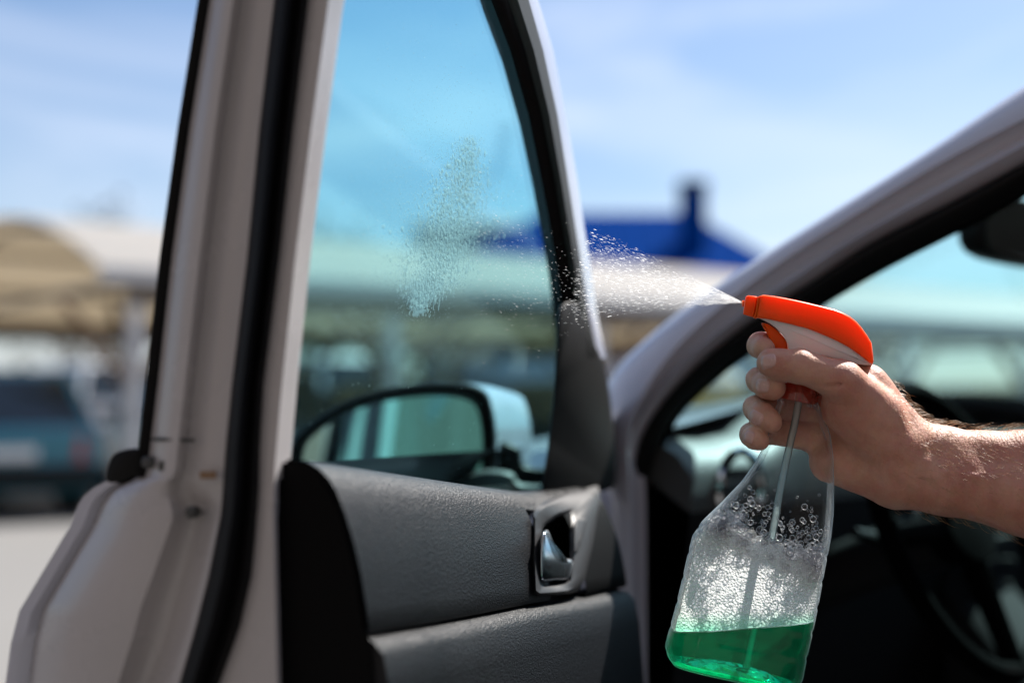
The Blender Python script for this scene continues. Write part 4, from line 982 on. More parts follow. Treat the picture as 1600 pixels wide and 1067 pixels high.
# pushed-up base
cb = (bl_(455) + br_(455)) / 2
sec = bsec(455); rows.append([bt(455 - 2, cb + (b - cb) * .85, d * .85) for b, d in sec]); rows.append([bt(455 - 12, cb + (b - cb) * .6, d * .6) for b, d in sec]); rows.append([bt(455 - 16, cb + (b - cb) * .12, d * .12) for b, d in sec])
mb = MB(); mb.loft(rows, closed=True); mb.f.append(tuple((len(rows) - 1) * 56 + k for k in range(56)))
bot = mb.build('bottle', 'bottle', sb, 180)
def inner_solid(a0, inset, acap=452):
    rows = [[bt(a, b, d) for b, d in bsec(a, inset)] for a in list(np.linspace(a0, 448, 60)) + [acap]]
    sec = bsec(452, inset); rows.append([bt(450, cb + (b - cb) * .84, d * .84) for b, d in sec]); rows.append([bt(440, cb + (b - cb) * .55, d * .55) for b, d in sec]); rows.append([bt(437, cb + (b - cb) * .1, d * .1) for b, d in sec])
    mb = MB(); mb.loft(rows, closed=True, caps=True); return mb
def cut(mb, keep_below, plane_co, plane_no):
    bm = bmesh.new(); vs = [bm.verts.new(v) for v in mb.v]
    for f in mb.f:
        try: bm.faces.new([vs[i] for i in f])
        except ValueError: pass
    bmesh.ops.recalc_face_normals(bm, faces=bm.faces[:])
    r_ = bmesh.ops.bisect_plane(bm, geom=bm.verts[:] + bm.edges[:] + bm.faces[:], plane_co=plane_co, plane_no=plane_no, clear_outer=keep_below, clear_inner=not keep_below)
    ed = [e for e in r_['geom_cut'] if isinstance(e, bmesh.types.BMEdge)]
    bmesh.ops.holes_fill(bm, edges=ed, sides=0)
    out = MB(); bm.verts.index_update(); out.v = [v.co.copy() for v in bm.verts]; out.f = [tuple(v.index for v in f.verts) for f in bm.faces]; bm.free(); return out
lp = W(1160, 976, 1.0); ln = Vector((-.075, 0, 1)).normalized()
liq = cut(inner_solid(150, .9), True, lp, ln)
liq.build('liquid', 'liquid', sb, 40)
# foam: sits on the liquid, upper side slopes down to the right
fo = cut(inner_solid(60, 1.1), False, lp + Vector((0, 0, .0006)), ln)
fpl = W(1185, 843, 1.0); fn = (Vector((.42, .0, 1))).normalized()
fo = cut(fo, True, fpl, fn); fo = cut(fo, True, W(1170, 900, 1.0) + FWD * .010, FWD)  # back trimmed thin so backlight reaches the front
from mathutils import noise as mnoise
tmp = fo.build('foam_raw', 'foam', None, 180); rm = tmp.modifiers.new('r', 'REMESH'); rm.mode = 'VOXEL'; rm.voxel_size = .0011
dg_ = bpy.context.evaluated_depsgraph_get(); em = tmp.evaluated_get(dg_).to_mesh()
out = MB(); out.v = [v.co.copy() for v in em.vertices]; out.f = [tuple(p.vertices) for p in em.polygons]
tmp.evaluated_get(dg_).to_mesh_clear(); bpy.data.objects.remove(tmp)
for v in out.v:
    q = (v - fpl).dot(fn)
    if q > -.014: v += fn * ((.008 * mnoise.noise(v * 75) + .003 * mnoise.noise(v * 260)) * min(1, (q + .014) / .012))
    if (v - lp).dot(ln) > .004:
        c_ = mnoise.noise(v * 700) * .0003; v += FWD * c_
fob = out.build('foam', 'foam', sb, 180)
# rear and sun-facing foam faces made nearly clear so sun lights the front
fob.data.materials.append(mixed('sun_pass_foam', [(.87, 'transparent', (.99, .99, .99), 0), (.09, 'translucent', (.97, .97, .97), 1), (.04, 'diffuse', (.97, .97, .97), 1)]))
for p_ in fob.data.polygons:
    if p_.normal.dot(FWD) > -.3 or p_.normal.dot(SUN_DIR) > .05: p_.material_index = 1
# bubbles: real little spheres, big ones on top, tiny ones against the wall
bmi = bmesh.new(); bmesh.ops.create_icosphere(bmi, subdivisions=2, radius=1); ICV = [v.co.copy() for v in bmi.verts]; ICF = [tuple(v.index for v in f.verts) for f in bmi.faces]; bmi.free()
bmi = bmesh.new(); bmesh.ops.create_icosphere(bmi, subdivisions=1, radius=1); IC1V = [v.co.copy() for v in bmi.verts]; IC1F = [tuple(v.index for v in f.verts) for f in bmi.faces]; bmi.free()
big = MB(); small = MB(); rnd = random.Random(3)
def inside_pt(a, q, rad):
    sec = bsec(a, 1.2); q0 = int(q) % 56; q1 = (q0 + 1) % 56; ft = q - int(q); b = sec[q0][0] + (sec[q1][0] - sec[q0][0]) * ft; d = sec[q0][1] + (sec[q1][1] - sec[q0][1]) * ft; c = (bl_(a) + br_(a)) / 2; return bt(a, c + (b - c) * rad, d * rad)
cnt = 0
while cnt < 1500:
    a = rnd.uniform(150, 345); q = rnd.uniform(0, 56); rad = rnd.uniform(.25, .985) ** .35
    p = inside_pt(a, q, rad); s = (p - fpl).dot(fn)
    if -.012 < s < rnd.expovariate(1 / .0105):
        r_ = rnd.choice((.5, .7, .9, 1.2, 1.6, 2.2, 3.0)) * .001 * rnd.uniform(.7, 1.1)
        if s > .008: r_ *= .8
        p = inside_pt(a, q, min(rad, .985 - r_ * 20)); (big if r_ > .0009 else small).add([p + v * r_ for v in (ICV if r_ > .0009 else IC1V)], ICF if r_ > .0009 else IC1F); cnt += 1
for k in range(500):
    a = rnd.uniform(205, 445); q = rnd.uniform(28, 56); p = inside_pt(a, q, rnd.uniform(.975, .995))
    s = (p - fpl).dot(fn)
    if -.045 < s < .002 and rnd.random() < math.exp(s / .018) and (p - lp).dot(ln) > .001:
        r_ = rnd.uniform(.00025, .00075); small.add([p + v * r_ for v in IC1V], IC1F)
tag(big.build('bubble_crust', 'bubble', sb, 180, recalc=False), kind='stuff'); tag(small.build('fine_bubbles', 'bubble', sb, 180, recalc=False), kind='stuff')
# ring added under the liquid, its bright green standing in for the caustic
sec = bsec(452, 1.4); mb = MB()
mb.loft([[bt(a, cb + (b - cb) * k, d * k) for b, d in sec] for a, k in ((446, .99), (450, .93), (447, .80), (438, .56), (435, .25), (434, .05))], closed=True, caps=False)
mb.build('caustic_ring', 'caustic', sb, 180)
# dip tube
tp = [(1250, 560), (1249, 615), (1243, 655), (1233, 700), (1221, 755), (1211, 812), (1200, 870), (1188, 935), (1177, 990), (1164, 1052)]
mb = MB(); mb.tube(catmull([W(x, y, 1.0) for x, y in tp], 5), .0027, 14); mb.build('dip_tube', 'tube', sb, 180)
# collar with ribs
def ringrow(a, r, n=48, rib=0): return [bt(a, (1 + (rib if i % 2 else 0)) * r / .45 * math.cos(2 * math.pi * i / n), r * (1 + (rib if i % 2 else 0)) * math.sin(2 * math.pi * i / n)) for i in range(n)]
mb = MB(); mb.loft([ringrow(-34, 11), ringrow(-33, 13.4), ringrow(-26, 14.4, rib=.03), ringrow(2, 14.9, rib=.03), ringrow(5, 15.6), ringrow(14, 15.6), ringrow(15, 14.6), ringrow(15, 13.0)], closed=True)
mb.build('collar', 'collar', sb, 40)
mb = MB(); mb.loft([ringrow(a, 12.2) for a in (-30, -4)] + [ringrow(-3, 13.1), ringrow(1, 13.1), ringrow(2, 12.2)] + [ringrow(a, 12.2) for a in (8, 20)], closed=True); mb.build('neck_thread', 'bottle', sb, 40)
# spray head, traced from its side view, with real thickness
def hz(X, Y): return (1120 + X / 5.3333, 430 + Y / 5.3333)
def hw(x, y, h): return W(x, y, 1.0 + h)
shr = [(330, 357), (338, 300), (352, 235), (372, 168), (390, 164), (480, 174), (560, 188), (660, 208), (750, 228), (870, 257), (980, 284), (1050, 312), (1110, 345), (1160, 385), (1205, 435), (1250, 498), (1290, 565), (1300, 640), (1307, 716), (1296, 742), (1272, 728), (1200, 672), (1100, 602), (1000, 548), (900, 503), (820, 470), (750, 445), (600, 406), (450, 372)]
puffy([hz(*p) for p in shr], hw, -.0125, .0125, (3.0, .003), 4).build('spray_shroud', 'orange', sb, 50)
bod = [(336, 352), (400, 352), (600, 398), (760, 440), (910, 500), (1010, 545), (1110, 600), (1205, 670), (1280, 735), (1286, 748), (1230, 748), (1150, 738), (1060, 712), (960, 690), (860, 668), (820, 760), (810, 900), (560, 900), (585, 760), (597, 660), (594, 600), (582, 555), (560, 515), (528, 475), (490, 438), (440, 402), (390, 376)]
puffy([hz(*p) for p in bod], hw, -.0108, .0108, (2.2, .0025), 4).build('spray_body', 'milky', sb, 50)
noz = [(240, 180), (262, 168), (332, 176), (340, 200), (322, 300), (306, 352), (270, 344), (219, 326), (222, 290), (230, 230)]
nz = puffy([hz(*p) for p in noz], hw, -.0085, .0085, (3.0, .0022), 3); nz.build('nozzle', 'orange', sb, 50)
clr = [(334, 182), (372, 168), (352, 262), (338, 330), (330, 365), (318, 362), (304, 356), (322, 300), (332, 240)]
puffy([hz(*p) for p in clr], hw, -.0102, .0102, (2.0, .0015), 2).build('nozzle_collar', 'orange', sb, 50)
nc = W(*hz(225, 236), 1.0); mb = MB(); mb.tube([nc + Vector((-.0012, 0, 0)), nc + Vector((.002, 0, 0))], [.0022, .0026], 14); mb.build('nozzle_tip', 'orange', sb)
trg = smooth2d([(372, 408), (388, 398), (430, 408), (480, 440), (530, 482), (565, 525), (585, 570), (590, 640), (570, 700), (520, 720), (480, 690), (470, 640), (455, 585), (425, 500)], 2)
puffy([p for p in [hz(*q) for q in trg]], hw, -.0075, .0075, (3.2, .003), 3).build('trigger', 'orange', sb, 50)

# ================================================================== HAND AND FOREARM
OR = np.array(W(1180, 640, 1.0))
def hpt(px, py, dy): return (np.array(W(px, py, 1.0 + dy * .001)) - OR) * 1000.0      # millimetres
def sd_cone(P, a, b, ra, rb):
    ba = b - a; L2 = float(ba @ ba); pa = P - a
    t = np.clip((pa @ ba) / L2, 0, 1); d = pa - t[:, None] * ba
    return np.sqrt((d * d).sum(1)) - (ra + (rb - ra) * t)
def smin(a, b, k):
    h = np.clip(.5 + .5 * (b - a) / k, 0, 1); return b + (a - b) * h - k * h * (1 - h)
PALM = [  # a, b, ra, rb
    ((1292, 564, 24), (1398, 694, 6), 11, 18), ((1288, 602, 28), (1405, 707, 6), 11.5, 19), ((1286, 642, 27), (1405, 722, 5), 11.5, 20), ((1288, 684, 22), (1400, 737, 4), 11.5, 21),
    ((1298, 722, 12), (1385, 742, 2), 15, 19.5),                       # heel of the hand
    ((1324, 636, -9), (1402, 706, -6), 18.5, 21),                      # ball of the thumb
    ((1353, 604, 6), (1413, 692, 6), 16.5, 19.5),                      # web towards the index finger
    ((1413, 701, 6), (1470, 712, 6), 20, 19.5), ((1410, 745, -3), (1470, 753, -3), 22, 21),
    ((1470, 712, 6), (1600, 726, 9), 19.5, 23), ((1470, 753, -3), (1600, 777, -3), 21, 25.5),
    ((1600, 726, 9), (1950, 795, 16), 23, 31), ((1600, 777, -3), (1950, 855, 4), 25.5, 34),
]
THUMB = [((1372, 650, -10), (1316, 597, -20), 18, 14.6), ((1316, 597, -20), (1274, 581, -24), 14.6, 11.2), ((1274, 581, -24), (1248, 572, -26), 11.0, 11.6), ((1248, 572, -26), (1218, 569, -26), 11.4, 10.2), ((1218, 569, -26), (1203, 567, -25), 10.2, 9.2)]
FING = [
    [((1292, 564, 24), (1208, 540, 24), 11, 9.6), ((1208, 540, 24), (1187, 539, 6), 9.5, 8.8), ((1187, 539, 6), (1193, 545, -9), 8.6, 8.0)],
    [((1288, 602, 28), (1208, 588, 25), 11.5, 10.2), ((1208, 588, 25), (1187, 594, 5), 10.2, 9.3), ((1187, 594, 5), (1199, 602, -9), 9.0, 9.2), ((1199, 602, -9), (1210, 607, -13), 9.2, 8.0)],
    [((1286, 642, 27), (1204, 632, 25), 11.5, 10.2), ((1204, 632, 25), (1182, 638, 5), 10.2, 9.4), ((1182, 638, 5), (1192, 650, -9), 9.1, 9.3), ((1192, 650, -9), (1204, 658, -14), 9.3, 8.2)],
    [((1288, 684, 22), (1196, 674, 21), 11, 8.8), ((1196, 674, 21), (1174, 679, 4), 8.8, 8.2), ((1174, 679, 4), (1179, 684, -8), 8.0, 8.0), ((1179, 684, -8), (1187, 688, -12), 8.0, 6.9)],
]
def hand_sdf(P):
    d = None
    for a, b, ra, rb in PALM:
        q = sd_cone(P, hpt(*a), hpt(*b), ra, rb); d = q if d is None else smin(d, q, 9.0)
    t = None
    for a, b, ra, rb in THUMB:
        q = sd_cone(P, hpt(*a), hpt(*b), ra, rb); t = q if t is None else smin(t, q, 4.0)
    fg = None
    for F in FING:
        c = None
        for a, b, ra, rb in F:
            q = sd_cone(P, hpt(*a), hpt(*b), ra, rb); c = q if c is None else smin(c, q, 3.0)
        fg = c if fg is None else smin(fg, c, 1.1)
    d = smin(d, fg, 6.0); d = smin(d, t, 6.5)
    # skin folds: thin grooves (negative tubes)
    for a, b, r_, dep in CREASE:
        q = sd_cone(P, a, b, r_, r_ * .6); g_ = np.clip(1 - np.maximum(q, 0) / 1.6, 0, 1); d = d + dep * g_ * g_
    # low relief of muscle and tendon
    X, Y, Z = P[:, 0], P[:, 1], P[:, 2]
    d = d + .35 * np.sin(X * .19 + Z * .11) * np.sin(Z * .23 - Y * .17) + .12 * np.sin(X * .7 + 1.3 * np.sin(Z * .4)) * np.sin(Z * .8 + Y * .5)
    return d
def cz3(X, Y): return (1120 + X / 4.5714, 570 + Y / 4.5714)
CREASE = []
def crease(pts, dy, r_=.3, dep=.7):
    for i in range(len(pts) - 1): CREASE.append((hpt(pts[i][0], pts[i][1], dy), hpt(pts[i + 1][0], pts[i + 1][1], dy), r_, dep))
crease([(1249, 597), (1250, 585), (1246, 574)], -38, .5, 1.4)
crease([(1256, 598), (1259, 588)], -38, .4, .6)
crease([(1268, 608), (1290, 605), (1312, 600), (1330, 606)], -33, .9, 1.5)
crease([(1272, 620), (1300, 622), (1325, 618)], -29, .6, .6)
crease([(1275, 631), (1296, 634)], -29, .5, .5)
for _x, _y, _d in ((1176, 594, -3), (1171, 639, -3), (1164, 680, -3)):
    crease([(_x, _y - 10, _d), (_x + 1, _y + 9, _d - 1)], _d, .4, .7); crease([(_x + 4, _y - 9, _d - 4), (_x + 5, _y + 9, _d - 4)], _d - 4, .3, .5)
crease([(1372, 700), (1365, 740), (1350, 770)], -22, .8, .7)
crease([(1386, 690), (1383, 740), (1370, 780)], -23, .6, .5)
crease([(1400, 668), (1398, 720)], -24, .6, .4)

for _v in ([(1440, 752), (1475, 738), (1520, 744), (1580, 762), (1640, 770)], [(1402, 735), (1430, 722), (1470, 718)], [(1520, 744), (1555, 730), (1610, 728)]):
    for _a, _b in zip(_v[:-1], _v[1:]): CREASE.append((hpt(_a[0], _a[1], -23.5), hpt(_b[0], _b[1], -23.5), 1.6, -.55))
def surface_nets(f, lo, hi, h):
    nx, ny, nz_ = [int(math.ceil((hi[i] - lo[i]) / h)) + 1 for i in range(3)]
    xs = lo[0] + h * np.arange(nx); ys = lo[1] + h * np.arange(ny); zs = lo[2] + h * np.arange(nz_)
    V = np.empty((nx, ny, nz_), np.float32)
    step = 24
    for i in range(0, nx, step):
        gx, gy, gz = np.meshgrid(xs[i:i + step], ys, zs, indexing='ij')
        V[i:i + step] = f(np.stack([gx.ravel(), gy.ravel(), gz.ravel()], 1)).reshape(gx.shape)
    sgn = V < 0
    acc = np.zeros((nx - 1, ny - 1, nz_ - 1, 3), np.float64); cntc = np.zeros((nx - 1, ny - 1, nz_ - 1), np.int32)
    offs = [(i, j, k) for i in (0, 1) for j in (0, 1) for k in (0, 1)]
    def sub(A, o): return A[o[0]:o[0] + nx - 1, o[1]:o[1] + ny - 1, o[2]:o[2] + nz_ - 1]
    for o in offs:
        for ax in range(3):
            if o[ax] == 0:
                o2 = list(o); o2[ax] = 1
                a = sub(V, o); b = sub(V, o2); m = sub(sgn, o) != sub(sgn, o2)
                t = np.where(m, a / np.where(a - b == 0, 1, a - b), 0)
                for c in range(3):
                    acc[..., c] += np.where(m, o[c] + (t if c == ax else 0), 0)
                cntc += m
    act = cntc > 0; idx = -np.ones(act.shape, np.int64); idx[act] = np.arange(act.sum())
    ijk = np.argwhere(act); pos = acc[act] / cntc[act][:, None]
    verts = np.array(lo) + h * (ijk + pos)
    faces = []
    for ax in range(3):
        u, v = [c for c in range(3) if c != ax]
        sl = [slice(1, -1)] * 3; sl[ax] = slice(0, -1); sl2 = list(sl); sl2[ax] = slice(1, None)
        m = sgn[tuple(sl)] != sgn[tuple(sl2)]; pts = np.argwhere(m)
        base = pts.copy()
        for c in (u, v): base[:, c] += 1
        def cell(du, dv):
            q = base.copy(); q[:, u] -= du; q[:, v] -= dv; return idx[q[:, 0], q[:, 1], q[:, 2]]
        quad = np.stack([cell(1, 1), cell(0, 1), cell(0, 0), cell(1, 0)], 1)
        flip = sgn[tuple(sl)][m]
        if ax == 1: flip = ~flip
        quad[~flip] = quad[~flip][:, ::-1]; faces.append(quad)
    return verts, np.concatenate(faces)
hv, hf = surface_nets(hand_sdf, (-22, -52, -118), (520, 66, 72), 1.2)
hv = hv / 1000.0 + OR
def skin_mat():
    m, n, l, out = newmat('skin')
    b = n.new('ShaderNodeBsdfPrincipled'); tc = n.new('ShaderNodeTexCoord')
    def noise(sc, det=5, rough=.6):
        t = n.new('ShaderNodeTexNoise'); t.inputs['Scale'].default_value = sc; t.inputs['Detail'].default_value = det; t.inputs['Roughness'].default_value = rough; l.new(tc.outputs['Object'], t.inputs['Vector']); return t
    n1 = noise(28); n2 = noise(160); n3 = noise(900, 2)
    r1 = n.new('ShaderNodeValToRGB'); r1.color_ramp.elements[0].position = .3; r1.color_ramp.elements[1].position = .72
    r1.color_ramp.elements[0].color = (.40, .145, .10, 1); r1.color_ramp.elements[1].color = (.58, .32, .225, 1); l.new(n1.outputs['Fac'], r1.inputs[0])
    mx = n.new('ShaderNodeMixRGB'); mx.blend_type = 'OVERLAY'; mx.inputs[0].default_value = .35; l.new(r1.outputs[0], mx.inputs[1]); l.new(n2.outputs['Color'], mx.inputs[2])
    hs = n.new('ShaderNodeHueSaturation'); hs.inputs['Saturation'].default_value = .95; l.new(mx.outputs[0], hs.inputs['Color'])
    gm = n.new('ShaderNodeMixRGB'); gm.inputs[0].default_value = .45; l.new(r1.outputs[0], gm.inputs[1]); l.new(hs.outputs[0], gm.inputs[2])
    l.new(gm.outputs[0], b.inputs['Base Color'])
    vo = n.new('ShaderNodeTexVoronoi'); vo.inputs['Scale'].default_value = 650; vo.feature = 'F1'; l.new(tc.outputs['Object'], vo.inputs['Vector'])
    ad = n.new('ShaderNodeMath'); ad.operation = 'ADD'; l.new(vo.outputs['Distance'], ad.inputs[0]); l.new(n3.outputs['Fac'], ad.inputs[1])
    wv = n.new('ShaderNodeTexWave'); wv.inputs['Scale'].default_value = 120; wv.inputs['Distortion'].default_value = 9; wv.inputs['Detail'].default_value = 3; l.new(tc.outputs['Object'], wv.inputs['Vector'])
    a2 = n.new('ShaderNodeMath'); a2.operation = 'MULTIPLY_ADD'; a2.inputs[1].default_value = .5; l.new(wv.outputs['Fac'], a2.inputs[0]); l.new(ad.outputs[0], a2.inputs[2])
    bp = n.new('ShaderNodeBump'); bp.inputs['Strength'].default_value = .3; bp.inputs['Distance'].default_value = .0006; l.new(a2.outputs[0], bp.inputs['Height']); l.new(bp.outputs[0], b.inputs['Normal'])
    b.inputs['Roughness'].default_value = .56; b.inputs['Specular IOR Level'].default_value = .45
    b.inputs['Subsurface Weight'].default_value = .22; b.inputs['Subsurface Radius'].default_value = (1, .35, .2); b.inputs['Subsurface Scale'].default_value = .0035
    l.new(b.outputs[0], out.inputs['Surface']); return m
M['skin'] = skin_mat()
M['nail'] = pbr('fingernail', (.56, .33, .29), .25, var=.08, vscale=300, sss=.2, sscale=.002, coat=.3)
M['hair'] = pbr('arm_hair', (.34, .19, .085), .4, var=.2)
me = bpy.data.meshes.new('person'); pbase = Vector(W(1600, 754, 1.0))
me.from_pydata([tuple(v) for v in (hv - np.array(pbase))], [], hf.tolist())
bm = bmesh.new(); bm.from_mesh(me); bmesh.ops.recalc_face_normals(bm, faces=bm.faces[:])
for _ in range(2): bmesh.ops.smooth_vert(bm, verts=bm.verts[:], factor=.5, use_axis_x=True, use_axis_y=True, use_axis_z=True)
bm.normal_update()
HV = np.array([tuple(v.co) for v in bm.verts]) + np.array(pbase); HN = np.array([tuple(v.normal) for v in bm.verts])
bm.to_mesh(me); bm.free()
me.polygons.foreach_set('use_smooth', [True] * len(me.polygons)); me.materials.append(M['skin'])
person = bpy.data.objects.new('person', me); COL.objects.link(person); person.location = pbase
tag(person, 'bare right hand and hairy forearm squeezing the orange trigger of the spray bottle', 'person')
# nails: thin plates laid on to the last joints
def nail(c, ax, h, length, width):
    ax = np.array(ax, float); h = np.array(h, float); h /= np.linalg.norm(h); ax -= h * (ax @ h); ax /= np.linalg.norm(ax); sd_ = np.cross(ax, h)
    c = hpt(*c); nL, nA = 15, 15; pts = []; lev = []
    for i in range(nL):
        for j in range(nA):
            a = (i / (nL - 1) * 2 - 1); b = (j / (nA - 1) * 2 - 1)
            # square grid to rounded nail outline
            x = a * math.sqrt(max(0, 1 - .36 * b * b)); y = b * math.sqrt(max(0, 1 - .22 * a * a))
            pts.append(c + ax * x * length / 2 + sd_ * y * width / 2 + h * 14)
            e = max(abs(a), abs(b)); lev.append(.55 - .75 * max(0, (e - .82) / .18) ** 2 + (.12 if a > .5 else 0))
    pts = np.array(pts); lev = np.array(lev)
    for _ in range(60):
        d = hand_sdf(pts) - lev; pts = pts - h * np.clip(d, -1, 3)[:, None] * .7
    mb = MB(); mb.loft([[Vector(pts[i * nA + j] / 1000 + OR) for j in range(nA)] for i in range(nL)])
    return mb.build('fingernail', 'nail', person, 180)
nail((1192, 602, -16), (.85, -.55, -.12), (-.52, -.85, .05), 10.5, 10.0)
nail((1181, 653, -16), (.75, -.5, -.42), (-.55, -.82, -.10), 11.5, 10.0)
nail((1168, 683, -16), (.8, -.5, -.28), (-.55, -.82, -.08), 8.5, 8.5)
nail((1201, 563, -34), (-.97, .1, -.06), (-.08, -.90, .42), 10.0, 9.5)
# hair on the forearm
def hairs(nh, seed):
    rg = np.random.default_rng(seed); mb_v = []; mb_f = []
    pxs = np.array([(p[0]) / (p[1] * K) + 800 for p in HV])
    up = HN[:, 2]; wgt = np.where(pxs > 1384, 1.0, 0) * np.where(up > .55, 1.0, np.where(up > -.1, .55, .22)) * np.clip((pxs - 1380) / 40, 0, 1)
    wgt *= np.where(HV[:, 1] < 1.02, 1.0, .35)
    ids = rg.choice(len(HV), nh, p=wgt / wgt.sum())
    for i in ids:
        p = Vector(HV[i]) + Vector(rg.normal(0, .0006, 3)); nn = Vector(HN[i]); L = rg.uniform(.006, .0135)
        lay = Vector((.75 + rg.normal(0, .25), rg.normal(0, .25) - .05, -.45 + rg.normal(0, .3)))
        lay = (lay - nn * lay.dot(nn)).normalized(); w = .00011
        pts = [p - nn * .0004, p + nn * L * .28 + lay * L * .30, p + nn * L * .40 + lay * L * .68, p + nn * L * .36 + lay * L * 1.0]
        k = len(mb_v); sd_ = lay.cross(nn).normalized()
        for j, q in enumerate(pts[:-1]):
            ww = w * (1 - j * .22); mb_v += [q + sd_ * ww, q - sd_ * ww * .6 + nn * ww * .8, q - sd_ * ww * .5 - nn * ww * .8]
        mb_v.append(pts[-1])
        for j in range(2):
            for c in range(3): mb_f.append((k + j * 3 + c, k + j * 3 + (c + 1) % 3, k + j * 3 + 3 + (c + 1) % 3, k + j * 3 + 3 + c))
        for c in range(3): mb_f.append((k + 6 + c, k + 6 + (c + 1) % 3, k + 9))
    return obj('arm_hair', mb_v, mb_f, 'hair', person, 180, recalc=False)
tag(hairs(2300, 4), kind='stuff')

# ================================================================== SPRAY MIST AND DROPS ON THE GLASS
M['mist'] = mixed('water_spray', [(.25, 'transparent', (1, 1, 1), 0), (.45, 'translucent', (1, 1, 1), 1), (.30, 'diffuse', (1, 1, 1), 1)])
mv = []; mf = []; rnd = random.Random(11)
def streak(p, d, L, r_):
    # a drop drawn out by its speed: two crossed slivers of water
    d = d.normalized(); x = d.orthogonal().normalized(); x = (Matrix.Rotation(rnd.uniform(0, 3.14), 3, d) @ x); y = d.cross(x); k = len(mv)
    mv.extend([p + d * L / 2, p + x * r_, p - d * L / 2, p - x * r_, p + y * r_, p - y * r_]); mf.extend([(k, k + 1, k + 2, k + 3), (k, k + 4, k + 2, k + 5)])
NP = (1162.0, 473.0)
for k in range(3600):
    t = 4 + 262 * rnd.random() ** .75
    ang = math.radians(rnd.betavariate(1.9, 1.6) * 32 - 4.0)
    if rnd.random() < .16: ang = math.radians(rnd.uniform(-5, 5))
    dx = -t * math.cos(ang); dyp = -t * math.sin(ang) + (t / 262) ** 2 * 6
    dep = rnd.gauss(0, .16) * t * K
    p = W(NP[0] + dx, NP[1] + dyp, 1.0 + dep)
    d = Vector((-math.cos(ang), rnd.gauss(0, .1), math.sin(ang) * (1 - .4 * t / 262) + rnd.gauss(0, .05)))
    far = t / 262
    L = rnd.uniform(2, 9) * K * (1.0 if far > .3 else 2.2); r_ = (.07 + .50 * rnd.random() ** 7 * (.4 + far)) * K
    streak(p, d, L, r_)
for k in range(240):      # fine filaments just out of the nozzle
    ang = math.radians(rnd.uniform(-3, 27)); t0 = rnd.uniform(0, 70); L = rnd.uniform(14, 46)
    d = Vector((-math.cos(ang), rnd.gauss(0, .12), math.sin(ang)))
    c = t0 + L / 2; streak(W(NP[0] - c * math.cos(ang), NP[1] - c * math.sin(ang), 1.0 + rnd.gauss(0, .12) * c * K), d, L * K, .11 * K)
for k in range(380):      # thin drift between the frame and the wet patch
    x = rnd.uniform(745, 900); y = rnd.gauss(400 + (x - 745) * .35, 34 + (900 - x) * .2)
    streak(W(x, y, 1.0 + rnd.uniform(-.05, .0)), Vector((-1, rnd.gauss(0, .1), rnd.gauss(.25, .2))), rnd.uniform(1.5, 5) * K, rnd.uniform(.10, .22) * K)
for k in range(70):      # drops carried towards the window frame
    x = rnd.uniform(880, 935); y = rnd.gauss(455, 34)
    streak(W(x, y, 1.0 + rnd.uniform(-.04, .05)), Vector((-1, rnd.gauss(0, .1), rnd.gauss(.12, .15))), rnd.uniform(2, 8) * K, rnd.uniform(.12, .28) * K)
mist = obj('spray_mist', mv, mf, 'mist', None, 180, base=W(1040, 430, 1.0), recalc=False)
tag(mist, 'fan of fine water spray flying from the orange nozzle to the window', 'spray', kind='stuff')

M['drops'] = mixed('soapy_drops', [(.62, 'transparent', (1, 1, 1), 0), (.09, 'translucent', (.95, .99, 1), 1), (.29, 'diffuse', (.95, .99, 1), 1), (.02, 'glass', (1, 1, 1), .02)], fres=.3, fior=1.33)
dv = []; df_ = []
def dome(u, v, r_, hgt, el=1.0):
    k = len(dv); n = 7
    for ring, (q, hh) in enumerate(((1.0, 0), (.72, .72))):
        for i in range(n):
            a = 2 * math.pi * i / n + ring * .3; dv.append(DW(u + r_ * q * math.cos(a), v + r_ * el * q * math.sin(a), gw - .0002 - hgt * hh))
    dv.append(DW(u, v, gw - .0002 - hgt))
    for i in range(n):
        df_.append((k + i, k + (i + 1) % n, k + n + (i + 1) % n, k + n + i)); df_.append((k + n + i, k + n + (i + 1) % n, k + 2 * n))
cy = [222, 250, 300, 350, 400, 440, 480]; cxl = [716, 700, 674, 652, 636, 632, 640]; cxr = [752, 757, 762, 757, 745, 715, 668]
rnd = random.Random(21)
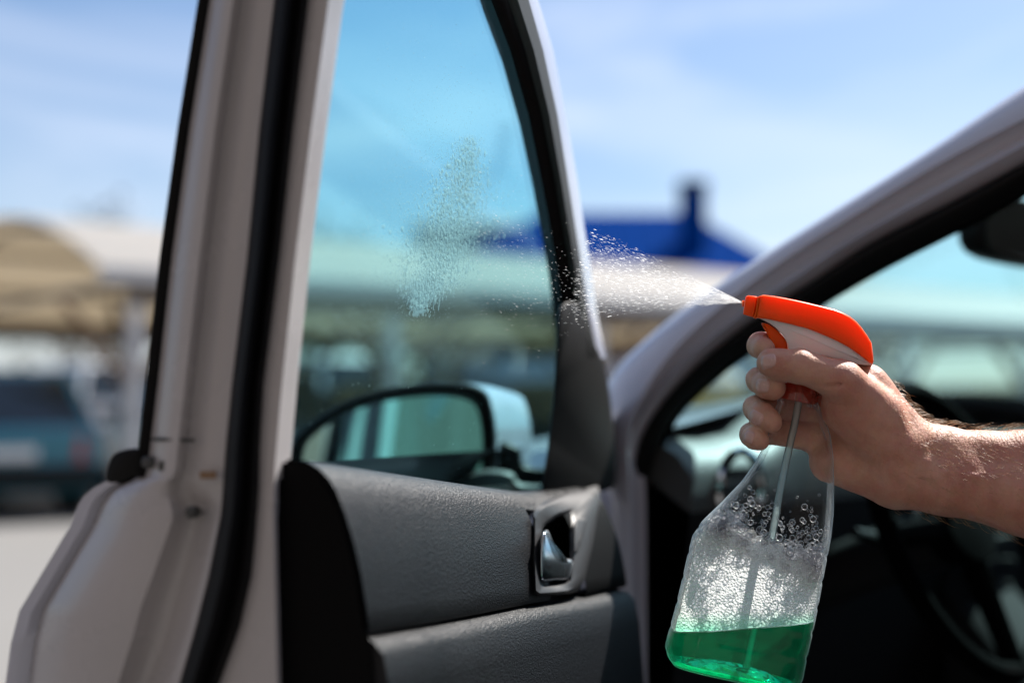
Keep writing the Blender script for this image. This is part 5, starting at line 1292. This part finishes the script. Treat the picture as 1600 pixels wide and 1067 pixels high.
for k in range(9500):
    y = 214 + 282 * rnd.betavariate(1.7, 1.5); a, b = interp(y, cy, cxl), interp(y, cy, cxr)
    f = .5 + rnd.gauss(0, .29); x = a + (b - a) * f
    q = mnoise.noise(Vector((x * .05, y * .03, 0))) + .5 * mnoise.noise(Vector((x * .13, y * .08, 3)))
    if q < rnd.gauss(-.5, .25): continue
    u, v = dpx(x, y, gw); big_ = rnd.random() < .10
    r_ = (rnd.uniform(.7, 1.5) if big_ else rnd.choice((.22, .3, .4, .55, .7)) * rnd.uniform(.7, 1.2)) * .001
    dome(u, v, r_ * 1.4, r_ * .20, rnd.uniform(.7, 1.4))
for k in range(20000):  # the fine wet film between the beads
    y = 210 + 285 * rnd.betavariate(1.6, 1.5); a, b = interp(y, cy, cxl), interp(y, cy, cxr); x = a + (b - a) * (.5 + rnd.gauss(0, .25))
    u, v = dpx(x, y, gw); r_ = rnd.uniform(.12, .34) * .001; dome(u, v, r_ * 1.5, r_ * .25)
for k in range(40):     # short runs where beads have merged
    y = rnd.uniform(300, 470); a, b = interp(y, cy, cxl), interp(y, cy, cxr); x = rnd.uniform(a, b); u, v = dpx(x, y, gw)
    for q in range(rnd.randrange(4, 12)):
        dome(u + rnd.gauss(0, .0002), v - q * .0014, rnd.uniform(.5, .8) * .001, .0004, 1.8)
for k in range(5200):   # overspray halo, finer
    y = rnd.gauss(345, 100); a, b = interp(y, cy, cxl), interp(y, cy, cxr); x = rnd.gauss((a + b) / 2 - 22, 66)
    if not (462 < x < 835 and 60 < y < 640): continue
    u, v = dpx(x, y, gw); r_ = rnd.uniform(.08, .34) * .001; dome(u, v, r_ * 1.4, r_ * .8)
for k in range(260):    # dried specks over the pane
    x = rnd.uniform(460, 850); y = rnd.uniform(20, 735); u, v = dpx(x, y, gw); r_ = rnd.uniform(.10, .35) * .001; dome(u, v, r_, r_ * .5, rnd.uniform(1, 3))
o = obj('window_droplets', dv, df_, 'drops', None, 180, base=DW(.3, .1, gw), recalc=False)
tag(o, 'patch of soapy spray drops clinging to the inside of the car door window', 'droplets', kind='stuff')
